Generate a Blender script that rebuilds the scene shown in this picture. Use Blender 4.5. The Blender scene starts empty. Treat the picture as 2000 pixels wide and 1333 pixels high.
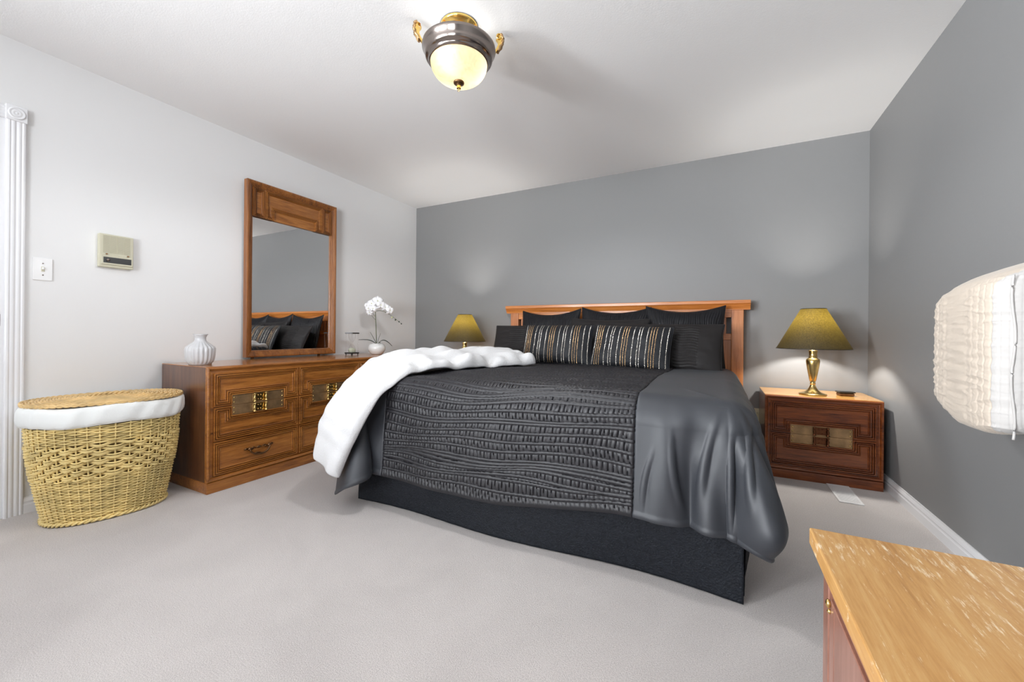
import bpy, bmesh, math, random
import numpy as np
from mathutils import Vector, Matrix
random.seed(4); rng = np.random.RandomState(7)
PI = math.pi
S = bpy.context.scene
COL = S.collection

# ------------------------------------------------------------------ camera
CAMX, CAMY, CAMZ = 3.2189, -3.7101, 0.9612
YAW, PITCH, ROLL, FPX = 0.473516, -0.000144, 0.009165, 781.55
cam = bpy.data.cameras.new('camera'); camo = bpy.data.objects.new('camera', cam); COL.objects.link(camo)
cam.sensor_fit = 'HORIZONTAL'; cam.sensor_width = 36.0; cam.lens = 36.0*FPX/2000
cam.shift_x = -3.5/2000; cam.shift_y = -14.7/2000; cam.clip_start = 0.02
fw = Vector((-math.sin(YAW)*math.cos(PITCH), math.cos(YAW)*math.cos(PITCH), math.sin(PITCH)))
rt = Vector((math.cos(YAW), math.sin(YAW), 0)); up = rt.cross(fw)
r2 = rt*math.cos(ROLL)+up*math.sin(ROLL); u2 = up*math.cos(ROLL)-rt*math.sin(ROLL)
M = Matrix((r2, u2, -fw)).transposed().to_4x4(); M.translation = (CAMX, CAMY, CAMZ)
camo.matrix_world = M
S.camera = camo

# ------------------------------------------------------------------ world, lights, exposure
W = bpy.data.worlds.new('world'); S.world = W; W.use_nodes = True
W.node_tree.nodes['Background'].inputs[0].default_value = (0.88, 0.93, 1.0, 1)
W.node_tree.nodes['Background'].inputs[1].default_value = 2.0
vs = S.view_settings
vs.view_transform = 'Standard'; vs.look = 'None'; vs.gamma = 1; vs.use_curve_mapping = False
vs.exposure = 0.14
S.cycles.max_bounces = 10; S.cycles.diffuse_bounces = 6; S.cycles.glossy_bounces = 4
S.cycles.transmission_bounces = 8; S.cycles.caustics_reflective = False; S.cycles.caustics_refractive = False
S.cycles.sample_clamp_indirect = 4.0

def area(name, loc, rot, sx, sy, power, col, spread=85):
    l = bpy.data.lights.new(name, 'AREA'); l.shape = 'RECTANGLE'; l.size = sx; l.size_y = sy
    l.energy = power; l.color = col; l.spread = math.radians(spread)
    o = bpy.data.objects.new(name, l); COL.objects.link(o); o.location = loc; o.rotation_euler = rot
    return o
def point(name, loc, power, col, r=0.03):
    l = bpy.data.lights.new(name, 'POINT'); l.energy = power; l.color = col; l.shadow_soft_size = r
    o = bpy.data.objects.new(name, l); COL.objects.link(o); o.location = loc
    return o
RW, RH, RF = 4.171, 2.44, -6.9           # room width, ceiling height, y of the wall behind the camera
# daylight through the two windows of the wall behind the camera
area('daylight_window_a', (1.15, RF-0.18, 1.42), (PI/2+.30, 0, -.46), 1.5, 1.5, 50, (0.94, 0.98, 1.02))
area('daylight_window_b', (3.05, RF-0.18, 1.42), (PI/2+.14, 0, .45), 1.5, 1.5, 19, (0.94, 0.98, 1.02), 48)
area('added_fill_light_c', (-0.18, -5.92, 1.42), (PI/2+.25, 0, -PI/2+.75), 1.0, 1.5, 118, (0.94, 0.98, 1.02))  # fill added at an unseen left-wall window to brighten the right wall

# ------------------------------------------------------------------ material helpers
def new_mat(name):
    m = bpy.data.materials.new(name); m.use_nodes = True
    nt = m.node_tree; b = nt.nodes['Principled BSDF']
    return m, nt, b
def N(nt, t, **kw):
    n = nt.nodes.new(t)
    for k, v in kw.items():
        if hasattr(n, k) and k not in ('inputs',): setattr(n, k, v)
    return n
def setin(n, **kw):
    for k, v in kw.items(): n.inputs[k.replace('_', ' ')].default_value = v
def c4(c): return (c[0], c[1], c[2], 1)
def srgb(r, g, b):
    f = lambda v: (v/255/12.92) if v/255 <= 0.04045 else ((v/255+0.055)/1.055)**2.4
    return (f(r), f(g), f(b))
def ramp(nt, stops):
    r = nt.nodes.new('ShaderNodeValToRGB'); e = r.color_ramp.elements
    e[0].position, e[0].color = stops[0][0], c4(stops[0][1]); e[1].position, e[1].color = stops[-1][0], c4(stops[-1][1])
    for p, c in stops[1:-1]:
        k = e.new(p); k.color = c4(c)
    return r
def plain(name, col, rough=0.5, metal=0.0, bump=0.0, bscale=200, var=0.0, vscale=20, spec=None, sheen=0, coat=0):
    m, nt, b = new_mat(name); L = nt.links.new
    b.inputs['Base Color'].default_value = c4(col); b.inputs['Roughness'].default_value = rough
    b.inputs['Metallic'].default_value = metal
    if spec is not None: b.inputs['Specular IOR Level'].default_value = spec
    if sheen: b.inputs['Sheen Weight'].default_value = sheen; b.inputs['Sheen Roughness'].default_value = 0.4
    if coat: b.inputs['Coat Weight'].default_value = coat; b.inputs['Coat Roughness'].default_value = 0.15
    tc = N(nt, 'ShaderNodeTexCoord')
    if bump:
        n = N(nt, 'ShaderNodeTexNoise'); setin(n, Scale=bscale, Detail=3.0); L(tc.outputs['Object'], n.inputs['Vector'])
        bp = N(nt, 'ShaderNodeBump'); setin(bp, Strength=bump, Distance=0.004); L(n.outputs['Fac'], bp.inputs['Height']); L(bp.outputs['Normal'], b.inputs['Normal'])
    if var:
        n = N(nt, 'ShaderNodeTexNoise'); setin(n, Scale=vscale, Detail=4.0); L(tc.outputs['Object'], n.inputs['Vector'])
        r = ramp(nt, [(0.3, tuple(x*(1-var) for x in col)), (0.7, tuple(min(1, x*(1+var)) for x in col))])
        L(n.outputs['Fac'], r.inputs['Fac']); L(r.outputs['Color'], b.inputs['Base Color'])
    return m
def wood(name, dark, mid, light, axis='X', scale=1.0, rough=0.35, coat=0.3, wear=False):
    m, nt, b = new_mat(name); L = nt.links.new
    tc = N(nt, 'ShaderNodeTexCoord'); mp = N(nt, 'ShaderNodeMapping')
    s = {'X': (0.9, 12, 12), 'Y': (12, 0.9, 12), 'Z': (12, 12, 0.9)}[axis]
    mp.inputs['Scale'].default_value = tuple(v*scale for v in s)
    L(tc.outputs['Object'], mp.inputs['Vector'])
    n1 = N(nt, 'ShaderNodeTexNoise'); setin(n1, Scale=1.3, Detail=6.0, Roughness=0.62, Distortion=1.2); L(mp.outputs['Vector'], n1.inputs['Vector'])
    n2 = N(nt, 'ShaderNodeTexNoise'); setin(n2, Scale=9.0, Detail=5.0, Roughness=0.7); L(mp.outputs['Vector'], n2.inputs['Vector'])
    mx = N(nt, 'ShaderNodeMath', operation='MULTIPLY_ADD'); mx.inputs[1].default_value = 0.45; L(n2.outputs['Fac'], mx.inputs[0]); 
    m2 = N(nt, 'ShaderNodeMath', operation='MULTIPLY'); m2.inputs[1].default_value = 0.6; L(n1.outputs['Fac'], m2.inputs[0]); L(m2.outputs[0], mx.inputs[2])
    r = ramp(nt, [(0.36, dark), (0.50, mid), (0.66, light)]); L(mx.outputs[0], r.inputs['Fac'])
    out = r.outputs['Color']
    if wear:
        mp2 = N(nt, 'ShaderNodeMapping'); mp2.inputs['Scale'].default_value = (110, 14, 20); mp2.inputs['Rotation'].default_value = (0, 0, 0.12)
        L(tc.outputs['Object'], mp2.inputs['Vector'])
        n3 = N(nt, 'ShaderNodeTexNoise'); setin(n3, Scale=1.6, Detail=5.0, Roughness=0.75); L(mp2.outputs['Vector'], n3.inputs['Vector'])
        n4 = N(nt, 'ShaderNodeTexNoise'); setin(n4, Scale=4.0, Detail=2.0); L(tc.outputs['Object'], n4.inputs['Vector'])
        ad = N(nt, 'ShaderNodeMath', operation='MULTIPLY_ADD'); ad.inputs[1].default_value = 0.50; L(n4.outputs['Fac'], ad.inputs[0]); L(n3.outputs['Fac'], ad.inputs[2])
        rr = ramp(nt, [(0.84, (0, 0, 0)), (0.96, (1, 1, 1))]); L(ad.outputs[0], rr.inputs['Fac'])
        mm = N(nt, 'ShaderNodeMix', data_type='RGBA'); L(rr.outputs['Color'], mm.inputs['Factor']); L(out, mm.inputs['A']); mm.inputs['B'].default_value = c4(srgb(232, 212, 178))
        out = mm.outputs['Result']
    L(out, b.inputs['Base Color']); b.inputs['Roughness'].default_value = rough
    b.inputs['Coat Weight'].default_value = coat; b.inputs['Coat Roughness'].default_value = 0.12
    bp = N(nt, 'ShaderNodeBump'); setin(bp, Strength=0.15, Distance=0.002); L(n2.outputs['Fac'], bp.inputs['Height']); L(bp.outputs['Normal'], b.inputs['Normal'])
    return m

MAT = {}
MAT['wall_white'] = plain('white_wall_paint', srgb(229, 229, 229), 0.55, bump=0.05, bscale=120)
MAT['wall_grey'] = plain('grey_wall_paint', srgb(133, 133, 133), 0.5, spec=0.35, bump=0.05, bscale=120)
MAT['ceil'] = plain('ceiling_paint', srgb(240, 240, 240), 0.8, bump=0.12, bscale=160)
MAT['trim'] = plain('white_gloss_trim', srgb(232, 232, 234), 0.18, coat=0.3)
MAT['wood'] = wood('dresser_walnut', srgb(88, 48, 16), srgb(150, 92, 38), srgb(184, 122, 58), 'X')
MAT['wood_v'] = wood('dresser_walnut_upright', srgb(82, 44, 16), srgb(134, 80, 34), srgb(166, 106, 50), 'Z')
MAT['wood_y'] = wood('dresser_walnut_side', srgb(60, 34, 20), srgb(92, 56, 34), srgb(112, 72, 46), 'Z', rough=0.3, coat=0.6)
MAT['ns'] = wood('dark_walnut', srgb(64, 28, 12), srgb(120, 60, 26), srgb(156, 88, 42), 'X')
MAT['ns_top'] = wood('lamplit_walnut_top', srgb(176, 120, 56), srgb(204, 150, 80), srgb(220, 170, 98), 'X', 0.9, rough=0.22, coat=0.5)  # golden tone is lamplight painted into the nightstand tops
MAT['oak'] = wood('honey_oak', srgb(164, 94, 40), srgb(194, 118, 54), srgb(212, 138, 70), 'X', 0.8, coat=0.25)
MAT['oak_v'] = wood('honey_oak_upright', srgb(150, 88, 44), srgb(182, 114, 66), srgb(200, 134, 84), 'Z', 0.8, coat=0.25)
MAT['worn'] = wood('worn_oak_top', srgb(170, 122, 66), srgb(190, 142, 82), srgb(202, 160, 102), 'Y', 2.2, rough=0.45, coat=0.1, wear=True)
MAT['chest'] = wood('reddish_cabinet_wood', srgb(112, 74, 60), srgb(140, 96, 80), srgb(156, 112, 96), 'Z', 0.8, rough=0.4)
MAT['chest_dark'] = wood('dark_cabinet_wood', srgb(84, 48, 28), srgb(112, 68, 44), srgb(130, 84, 58), 'Z', 0.8, rough=0.4)
MAT['brass'] = plain('antique_brass', srgb(214, 184, 120), 0.25, 1.0, var=0.15, vscale=30)
MAT['plate'] = plain('dark_brass_plate', srgb(168, 136, 98), 0.42, .75, var=0.3, vscale=18)
MAT['bronze'] = plain('dark_bronze', srgb(120, 90, 64), 0.35, 1.0, var=0.25, vscale=40)
MAT['dkbronze'] = plain('dark_copper_pull', srgb(112, 70, 46), 0.28, 0.9, var=0.2, vscale=40)
MAT['gold'] = plain('polished_gold', srgb(244, 206, 120), 0.14, 1.0)
MAT['pewter'] = plain('pewter_rim', srgb(142, 132, 126), 0.16, 1.0)
MAT['black'] = plain('black_plastic', (0.012, 0.012, 0.012), 0.3)
MAT['carpet'] = None
MAT['satin'] = plain('charcoal_satin', (0.027, 0.030, 0.037), 0.54, bump=0.05, bscale=600, sheen=0.03, spec=0.65)
MAT['pleat'] = plain('charcoal_pleated_cloth', (0.013, 0.0125, 0.0155), 0.46, bump=0.1, bscale=500, sheen=0.0, spec=0.5)
MAT['skirt'] = None
MAT['bl_pillow'] = plain('black_pintuck_cloth', (0.006, 0.006, 0.008), 0.5, bump=0.2, bscale=300, sheen=0.0, spec=0.3)
MAT['sham'] = plain('charcoal_sham_cloth', (0.018, 0.016, 0.016), 0.55, bump=0.12, bscale=500, spec=0.22)
MAT['stripe_cloth'] = plain('black_cotton', (0.009, 0.010, 0.013), 0.6, bump=0.15, bscale=700, spec=0.35)
MAT['seq_silver'] = plain('silver_sequins', srgb(235, 228, 215), 0.25, 0.6)
MAT['seq_gold'] = plain('gold_sequins', srgb(214, 176, 128), 0.28, 0.7)
MAT['plush'] = plain('white_plush', srgb(218, 218, 219), 0.9, bump=0.8, bscale=160, sheen=0.2)
MAT['mattress'] = plain('mattress_ticking', srgb(205, 200, 190), 0.8, bump=0.2)
MAT['ceramic'] = plain('grey_white_ceramic', srgb(198, 198, 200), 0.22, coat=0.4)
MAT['white_pot'] = plain('white_glazed_pot', srgb(238, 238, 236), 0.15, coat=0.5)
MAT['petal'] = plain('white_petals', srgb(250, 250, 252), 0.6)
MAT['leaf'] = plain('dark_green_leaves', srgb(44, 58, 42), 0.45, var=0.2)
MAT['stem'] = plain('olive_stem', srgb(86, 94, 62), 0.5)
MAT['centre'] = plain('orchid_centre', srgb(214, 216, 170), 0.6)
MAT['wick'] = plain('natural_willow', srgb(224, 200, 134), 0.42, var=0.22, vscale=9, coat=0.15)
MAT['wick_l'] = plain('honey_willow', srgb(214, 180, 122), 0.42, var=0.25, vscale=12, coat=0.15)
MAT['liner'] = plain('white_cotton_liner', srgb(232, 234, 232), 0.85, bump=0.15, bscale=400)
MAT['lining'] = plain('shaded_inner_cloth', srgb(120, 98, 60), 0.9)  # cloth browned to put the shade behind the weave gaps into its colour
MAT['beige'] = plain('beige_plastic', srgb(198, 194, 172), 0.5)
MAT['ivory'] = plain('ivory_plastic', srgb(226, 220, 190), 0.4)
MAT['white_plastic'] = plain('white_plastic', srgb(238, 238, 238), 0.35)
MAT['sand'] = plain('pale_green_sand', srgb(196, 200, 178), 0.8, bump=0.4, bscale=900)
MAT['quilt'] = plain('cream_quilted_cotton', srgb(200, 187, 172), 0.85, bump=0.25, bscale=60, sheen=0.2)
MAT['quilt_w'] = plain('white_quilted_cotton', srgb(192, 189, 186), 0.85, bump=0.25, bscale=60, sheen=0.2)
MAT['tape'] = plain('white_cotton_tape', srgb(232, 232, 232), 0.8)
MAT['vent'] = plain('white_enamel_register', srgb(238, 238, 238), 0.35)

def carpet_mat():
    m, nt, b = new_mat('pale_grey_carpet'); L = nt.links.new
    tc = N(nt, 'ShaderNodeTexCoord')
    n1 = N(nt, 'ShaderNodeTexNoise'); setin(n1, Scale=260.0, Detail=4.0, Roughness=0.7); L(tc.outputs['Object'], n1.inputs['Vector'])
    n2 = N(nt, 'ShaderNodeTexNoise'); setin(n2, Scale=2.2, Detail=3.0, Distortion=0.6); L(tc.outputs['Object'], n2.inputs['Vector'])
    a = N(nt, 'ShaderNodeMath', operation='MULTIPLY_ADD'); a.inputs[1].default_value = 0.30; L(n2.outputs['Fac'], a.inputs[0]); L(n1.outputs['Fac'], a.inputs[2])
    r = ramp(nt, [(0.42, srgb(176, 169, 166)), (0.85, srgb(222, 215, 211))]); L(a.outputs[0], r.inputs['Fac']); L(r.outputs['Color'], b.inputs['Base Color'])
    b.inputs['Roughness'].default_value = 0.95; b.inputs['Sheen Weight'].default_value = 0.25; b.inputs['Specular IOR Level'].default_value = 0.1
    bp = N(nt, 'ShaderNodeBump'); setin(bp, Strength=0.7, Distance=0.006); L(n1.outputs['Fac'], bp.inputs['Height']); L(bp.outputs['Normal'], b.inputs['Normal'])
    return m
MAT['carpet'] = carpet_mat()
def skirt_mat():
    m, nt, b = new_mat('black_matelasse_cloth'); L = nt.links.new
    tc = N(nt, 'ShaderNodeTexCoord')
    n1 = N(nt, 'ShaderNodeTexNoise'); setin(n1, Scale=70.0, Detail=4.0, Distortion=1.5); L(tc.outputs['Object'], n1.inputs['Vector'])
    v = N(nt, 'ShaderNodeTexVoronoi'); setin(v, Scale=150.0); L(tc.outputs['Object'], v.inputs['Vector'])
    r = ramp(nt, [(0.3, (0.005, 0.006, 0.009)), (0.75, (0.013, 0.016, 0.022))]); L(n1.outputs['Fac'], r.inputs['Fac']); L(r.outputs['Color'], b.inputs['Base Color'])
    b.inputs['Roughness'].default_value = 0.65; b.inputs['Specular IOR Level'].default_value = 0.25
    bp = N(nt, 'ShaderNodeBump'); setin(bp, Strength=0.6, Distance=0.004); L(n1.outputs['Fac'], bp.inputs['Height']); 
    b2 = N(nt, 'ShaderNodeBump'); setin(b2, Strength=0.4, Distance=0.003); L(v.outputs['Distance'], b2.inputs['Height']); L(bp.outputs['Normal'], b2.inputs['Normal']); L(b2.outputs['Normal'], b.inputs['Normal'])
    return m
MAT['skirt'] = skirt_mat()
def glass_mat(name, col=(1, 1, 1), rough=0.0, ior=1.45):
    m, nt, b = new_mat(name)
    setin(b, Roughness=rough, IOR=ior); b.inputs['Base Color'].default_value = c4(col); b.inputs['Transmission Weight'].default_value = 1
    return m
MAT['glass'] = glass_mat('clear_glass')
def thin_glass():
    m, nt, b = new_mat('window_glass'); L = nt.links.new
    t = N(nt, 'ShaderNodeBsdfTransparent'); g = N(nt, 'ShaderNodeBsdfGlossy'); setin(g, Roughness=0.0)
    f = N(nt, 'ShaderNodeLayerWeight'); f.inputs['Blend'].default_value = .25; mu = N(nt, 'ShaderNodeMath', operation='MULTIPLY'); mu.inputs[1].default_value = .45; L(f.outputs['Facing'], mu.inputs[0]); mx = N(nt, 'ShaderNodeMixShader'); L(mu.outputs[0], mx.inputs[0]); L(t.outputs[0], mx.inputs[1]); L(g.outputs[0], mx.inputs[2])
    L(mx.outputs[0], nt.nodes['Material Output'].inputs['Surface']); return m
MAT['pane'] = thin_glass()
def mirror_mat():
    m, nt, b = new_mat('silvered_mirror'); setin(b, Roughness=0.0, Metallic=1.0); b.inputs['Base Color'].default_value = (0.93, 0.93, 0.93, 1); return m
MAT['mirror'] = mirror_mat()
def shade_mat():
    m, nt, b = new_mat('olive_gold_lampshade_cloth'); L = nt.links.new
    tc = N(nt, 'ShaderNodeTexCoord')
    n = N(nt, 'ShaderNodeTexNoise'); setin(n, Scale=140.0, Detail=3.0); L(tc.outputs['Object'], n.inputs['Vector'])
    r = ramp(nt, [(0.35, (0.006, 0.005, 0.002)), (0.7, (0.018, 0.015, 0.006))]); L(n.outputs['Fac'], r.inputs['Fac']); L(r.outputs['Color'], b.inputs['Base Color'])
    setin(b, Roughness=0.7)
    r2_ = ramp(nt, [(0.3, (0.0068, 0.0044, 0.0005)), (0.7, (0.0135, 0.0090, 0.0011))]); L(n.outputs['Fac'], r2_.inputs['Fac'])
    t = N(nt, 'ShaderNodeBsdfTranslucent'); L(r2_.outputs['Color'], t.inputs['Color'])
    a = N(nt, 'ShaderNodeAddShader'); L(b.outputs[0], a.inputs[0]); L(t.outputs[0], a.inputs[1])
    L(a.outputs[0], nt.nodes['Material Output'].inputs['Surface']); return m
MAT['shade'] = shade_mat()
MAT['shade_in'] = plain('gold_shade_lining', srgb(226, 196, 120), 0.45)
def bowl_mat():
    m, nt, b = new_mat('lit_alabaster_glass'); L = nt.links.new
    tc = N(nt, 'ShaderNodeTexCoord'); n = N(nt, 'ShaderNodeTexNoise'); setin(n, Scale=14.0, Detail=4.0, Distortion=1.5); L(tc.outputs['Object'], n.inputs['Vector'])
    r = ramp(nt, [(0.35, (0.80, 0.60, 0.30)), (0.65, (1.0, 0.86, 0.55))]); L(n.outputs['Fac'], r.inputs['Fac'])
    t = N(nt, 'ShaderNodeBsdfTranslucent'); t.inputs['Color'].default_value = (0.30, 0.25, 0.17, 1)
    e = N(nt, 'ShaderNodeEmission'); L(r.outputs['Color'], e.inputs['Color']); e.inputs['Strength'].default_value = 0.56
    d = N(nt, 'ShaderNodeBsdfGlossy'); setin(d, Roughness=0.15); d.inputs['Color'].default_value = (0.04, 0.04, 0.04, 1)
    a = N(nt, 'ShaderNodeAddShader'); L(t.outputs[0], a.inputs[0]); L(e.outputs[0], a.inputs[1])
    a2 = N(nt, 'ShaderNodeAddShader'); L(a.outputs[0], a2.inputs[0]); L(d.outputs[0], a2.inputs[1])
    L(a2.outputs[0], nt.nodes['Material Output'].inputs['Surface']); return m
MAT['bowl'] = bowl_mat()
def emit(name, col, s):
    m, nt, b = new_mat(name); b.inputs['Emission Color'].default_value = c4(col); b.inputs['Emission Strength'].default_value = s; return m
MAT['bulb'] = emit('lit_bulb', (1, 0.9, 0.7), 12)

# ------------------------------------------------------------------ object helpers
def empty(name, loc=(0, 0, 0), rz=0, label=None, cat=None, group=None, scale=1):
    o = bpy.data.objects.new(name, None); COL.objects.link(o); o.empty_display_size = 0.05
    o.location = loc; o.rotation_euler = (0, 0, rz)
    if label: tag(o, label, cat, group)
    return o
def tag(o, label, cat, group=None):
    o['label'] = label; o['category'] = cat
    if group: o['group'] = group
    return o
def link(name, me, mat, parent=None):
    o = bpy.data.objects.new(name, me); COL.objects.link(o)
    if mat is not None and len(me.materials) == 0: me.materials.append(mat)
    if parent is not None: o.parent = parent
    return o
class MB:
    """collects shapes and links them as one mesh"""
    def __init__(s): s.v = []; s.f = []; s.n = 0; s.sm = []
    def add(s, v, f, smooth=False):
        v = np.asarray(v, float).reshape(-1, 3)
        s.v.append(v); s.f += [tuple(int(i)+s.n for i in q) for q in f]; s.sm += [smooth]*len(f); s.n += len(v); return s
    def box(s, x0, x1, y0, y1, z0, z1, bev=0.0, seg=2):
        bm = bmesh.new(); bmesh.ops.create_cube(bm, size=1)
        for v in bm.verts: v.co = Vector(((x0+x1)/2+v.co.x*(x1-x0), (y0+y1)/2+v.co.y*(y1-y0), (z0+z1)/2+v.co.z*(z1-z0)))
        if bev: bmesh.ops.bevel(bm, geom=bm.edges[:], offset=bev, segments=seg, affect='EDGES', profile=0.6)
        bm.verts.index_update(); s.add([v.co[:] for v in bm.verts], [[v.index for v in f.verts] for f in bm.faces]); bm.free(); return s
    def lathe(s, prof, c=(0, 0, 0), n=40, flute=0, famp=0, cap=True, sx=1, sy=1):
        P = []; th = np.arange(n)*2*PI/n
        for r, z in prof:
            a = famp if not callable(famp) else famp(z)
            rr = r*(1+a*np.abs(np.cos(flute*th/2))-a) if flute else np.full(n, r)
            P.append(np.stack([c[0]+rr*np.cos(th)*sx, c[1]+rr*np.sin(th)*sy, np.full(n, c[2]+z)], 1))
        m = len(prof); f = []
        for i in range(m-1):
            for j in range(n):
                k = (j+1) % n; f.append((i*n+j, i*n+k, (i+1)*n+k, (i+1)*n+j))
        if cap:
            if prof[0][0] > 1e-5: f.append(tuple(range(n))[::-1])
            if prof[-1][0] > 1e-5: f.append(tuple((m-1)*n+j for j in range(n)))
        s.add(np.concatenate(P), f, True); return s
    def tube(s, pts, r, n=8, closed=False, cap=True, upv=(0, 0, 1)):
        p = np.asarray(pts, float); m = len(p); r = np.broadcast_to(np.asarray(r, float), (m,))
        if closed: t = np.roll(p, -1, 0)-np.roll(p, 1, 0)
        else: t = np.gradient(p, axis=0)
        t /= np.linalg.norm(t, axis=1)[:, None]+1e-12
        u = np.cross(t, np.array(upv, float)); ln = np.linalg.norm(u, axis=1)
        bad = ln < 0.05; u[bad] = np.cross(t[bad], (1, 0.01, 0)); u /= np.linalg.norm(u, axis=1)[:, None]; w = np.cross(u, t)
        a = np.arange(n)*2*PI/n
        V = p[:, None]+r[:, None, None]*(np.cos(a)[None, :, None]*u[:, None]+np.sin(a)[None, :, None]*w[:, None])
        i = np.arange(m if closed else m-1)[:, None]; j = np.arange(n)[None]; i2 = (i+1) % m; j2 = (j+1) % n
        F = np.stack([i*n+j, i*n+j2, i2*n+j2, i2*n+j], -1).reshape(-1, 4).tolist()
        if cap and not closed: F.append(list(range(n))[::-1]); F.append([(m-1)*n+k for k in range(n)])
        s.add(V, F, True); return s
    def sphere(s, c, r, n=16, sc=(1, 1, 1)):
        m = n//2+1; P = []
        for i in range(m+1):
            a = PI*i/m
            for j in range(n): P.append((c[0]+r*sc[0]*math.sin(a)*math.cos(2*PI*j/n), c[1]+r*sc[1]*math.sin(a)*math.sin(2*PI*j/n), c[2]-r*sc[2]*math.cos(a)))
        s.add(P, [(i*n+j, i*n+(j+1) % n, (i+1)*n+(j+1) % n, (i+1)*n+j) for i in range(m) for j in range(n)], True); return s
    def grid(s, P, cu=False, cv=False):
        a, b = P.shape[:2]; i = np.arange(a if cu else a-1)[:, None]; j = np.arange(b if cv else b-1)[None]
        F = np.stack([i*b+j, ((i+1) % a)*b+j, ((i+1) % a)*b+(j+1) % b, i*b+(j+1) % b], -1).reshape(-1, 4)
        s.add(P, F.tolist(), True); return s
    def prism(s, poly, axis, a0, a1):
        """extrude a 2-D polygon along axis; poly is in the other two axes in order"""
        n = len(poly); V = []
        for a in (a0, a1):
            for p, q in poly:
                V.append({0: (a, p, q), 1: (p, a, q), 2: (p, q, a)}[axis])
        f = [(i, (i+1) % n, n+(i+1) % n, n+i) for i in range(n)]+[tuple(range(n))[::-1], tuple(range(n, 2*n))]
        s.add(V, f); return s
    def xf(s, R=None, T=None):
        for k in range(len(s.v)):
            if R is not None: s.v[k] = s.v[k] @ np.asarray(R).T
            if T is not None: s.v[k] = s.v[k]+np.asarray(T)
        return s
    def build(s, name, mat, parent=None, recalc=False):
        me = bpy.data.meshes.new(name); me.from_pydata(np.concatenate(s.v).tolist(), [], s.f)
        me.polygons.foreach_set('use_smooth', s.sm)
        if recalc:
            bm = bmesh.new(); bm.from_mesh(me); bmesh.ops.recalc_face_normals(bm, faces=bm.faces[:]); bm.to_mesh(me); bm.free()
        me.update(); return link(name, me, mat, parent)
def biggrid(name, P, mat, parent=None, cu=False, cv=False):
    a, b = P.shape[:2]; i = np.arange(a if cu else a-1)[:, None]; j = np.arange(b if cv else b-1)[None]
    F = np.stack([i*b+j, ((i+1) % a)*b+j, ((i+1) % a)*b+(j+1) % b, i*b+(j+1) % b], -1).reshape(-1, 4).astype(np.int32)
    me = bpy.data.meshes.new(name); me.vertices.add(a*b); me.vertices.foreach_set('co', P.reshape(-1).astype(np.float32))
    me.loops.add(F.size); me.loops.foreach_set('vertex_index', F.reshape(-1))
    me.polygons.add(len(F)); me.polygons.foreach_set('loop_start', np.arange(len(F), dtype=np.int32)*4)
    me.polygons.foreach_set('use_smooth', np.ones(len(F), bool)); me.update(calc_edges=True); me.validate()
    return link(name, me, mat, parent)
def snoise(x, y, seed=0, oct=3):
    """smooth pseudo noise from summed sines"""
    r = np.random.RandomState(seed); o = 0; a = 1
    for k in range(oct):
        for q in range(4):
            an = r.rand()*2*PI; f = (2**k)*(0.7+0.6*r.rand()); o = o+a*np.sin(f*(x*math.cos(an)+y*math.sin(an))*2*PI+r.rand()*6.28)
        a *= 0.5
    return o/5.0
def sm(e0, e1, x):
    t = np.clip((x-e0)/(e1-e0), 0, 1); return t*t*(3-2*t)
def normals(P):
    du = np.gradient(P, axis=0); dv = np.gradient(P, axis=1); n = np.cross(du, dv)
    return n/(np.linalg.norm(n, axis=2, keepdims=True)+1e-12)
def struct(o): o['kind'] = 'structure'; return o

# ------------------------------------------------------------------ the room
T = 0.12
struct(MB().box(-T, RW+T, RF-T, T, -0.1, 0).build('floor', MAT['carpet']))
struct(MB().box(-T, RW+T, RF-T, T, RH, RH+0.1).build('ceiling', MAT['ceil']))
struct(MB().box(-T, RW+T, 0, T, 0, RH).build('wall_back', MAT['wall_grey']))
struct(MB().box(RW, RW+T, RF, 0, 0, RH).build('wall_right', MAT['wall_grey']))
DY0, DY1, DZ = -3.875, -3.085, 2.025      # doorway in the left wall
struct(MB().box(-T, 0, DY1, 0, 0, RH).box(-T, 0, -5.4, DY0, 0, RH).box(-T, 0, RF, -6.44, 0, RH).box(-T, 0, -6.44, -5.4, 0, .7).box(-T, 0, -6.44, -5.4, 2.2, RH).box(-T, 0, DY0, DY1, DZ, RH).build('wall_left', MAT['wall_white']))
wx = [(0.4, 1.9), (2.3, 3.8)]; wz = (0.7, 2.2)
mb = MB().box(-T, RW+T, RF-T, RF, 0, wz[0]).box(-T, RW+T, RF-T, RF, wz[1], RH)
for a, b in [(-T, wx[0][0]), (wx[0][1], wx[1][0]), (wx[1][1], RW+T)]: mb.box(a, b, RF-T, RF, wz[0], wz[1])
struct(mb.build('wall_front', MAT['wall_white']))
for i, (a, b) in enumerate(wx):
    m = MB()
    for x0, x1, z0, z1 in [(a, a+.05, *wz), (b-.05, b, *wz), (a, b, wz[0], wz[0]+.05), (a, b, wz[1]-.05, wz[1]), ((a+b)/2-.02, (a+b)/2+.02, *wz)]:
        m.box(x0, x1, RF-.09, RF-.03, z0, z1)
    w = struct(m.build('window_%d' % (i+1), MAT['trim']))
    MB().box(a, b, RF-.062, RF-.058, *wz).build('pane', MAT['pane'], w)
m = MB()
for y0, y1, z0, z1 in [(-6.44, -6.39, *wz), (-5.45, -5.4, *wz), (-6.44, -5.4, wz[0], wz[0]+.05), (-6.44, -5.4, wz[1]-.05, wz[1])]: m.box(-.09, -.03, y0, y1, z0, z1)
w = struct(m.build('window_3', MAT['trim']))  # unseen window, added so light reaches the right wall
MB().box(-.062, -.058, -6.44, -5.4, *wz).build('pane', MAT['pane'], w)
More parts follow.
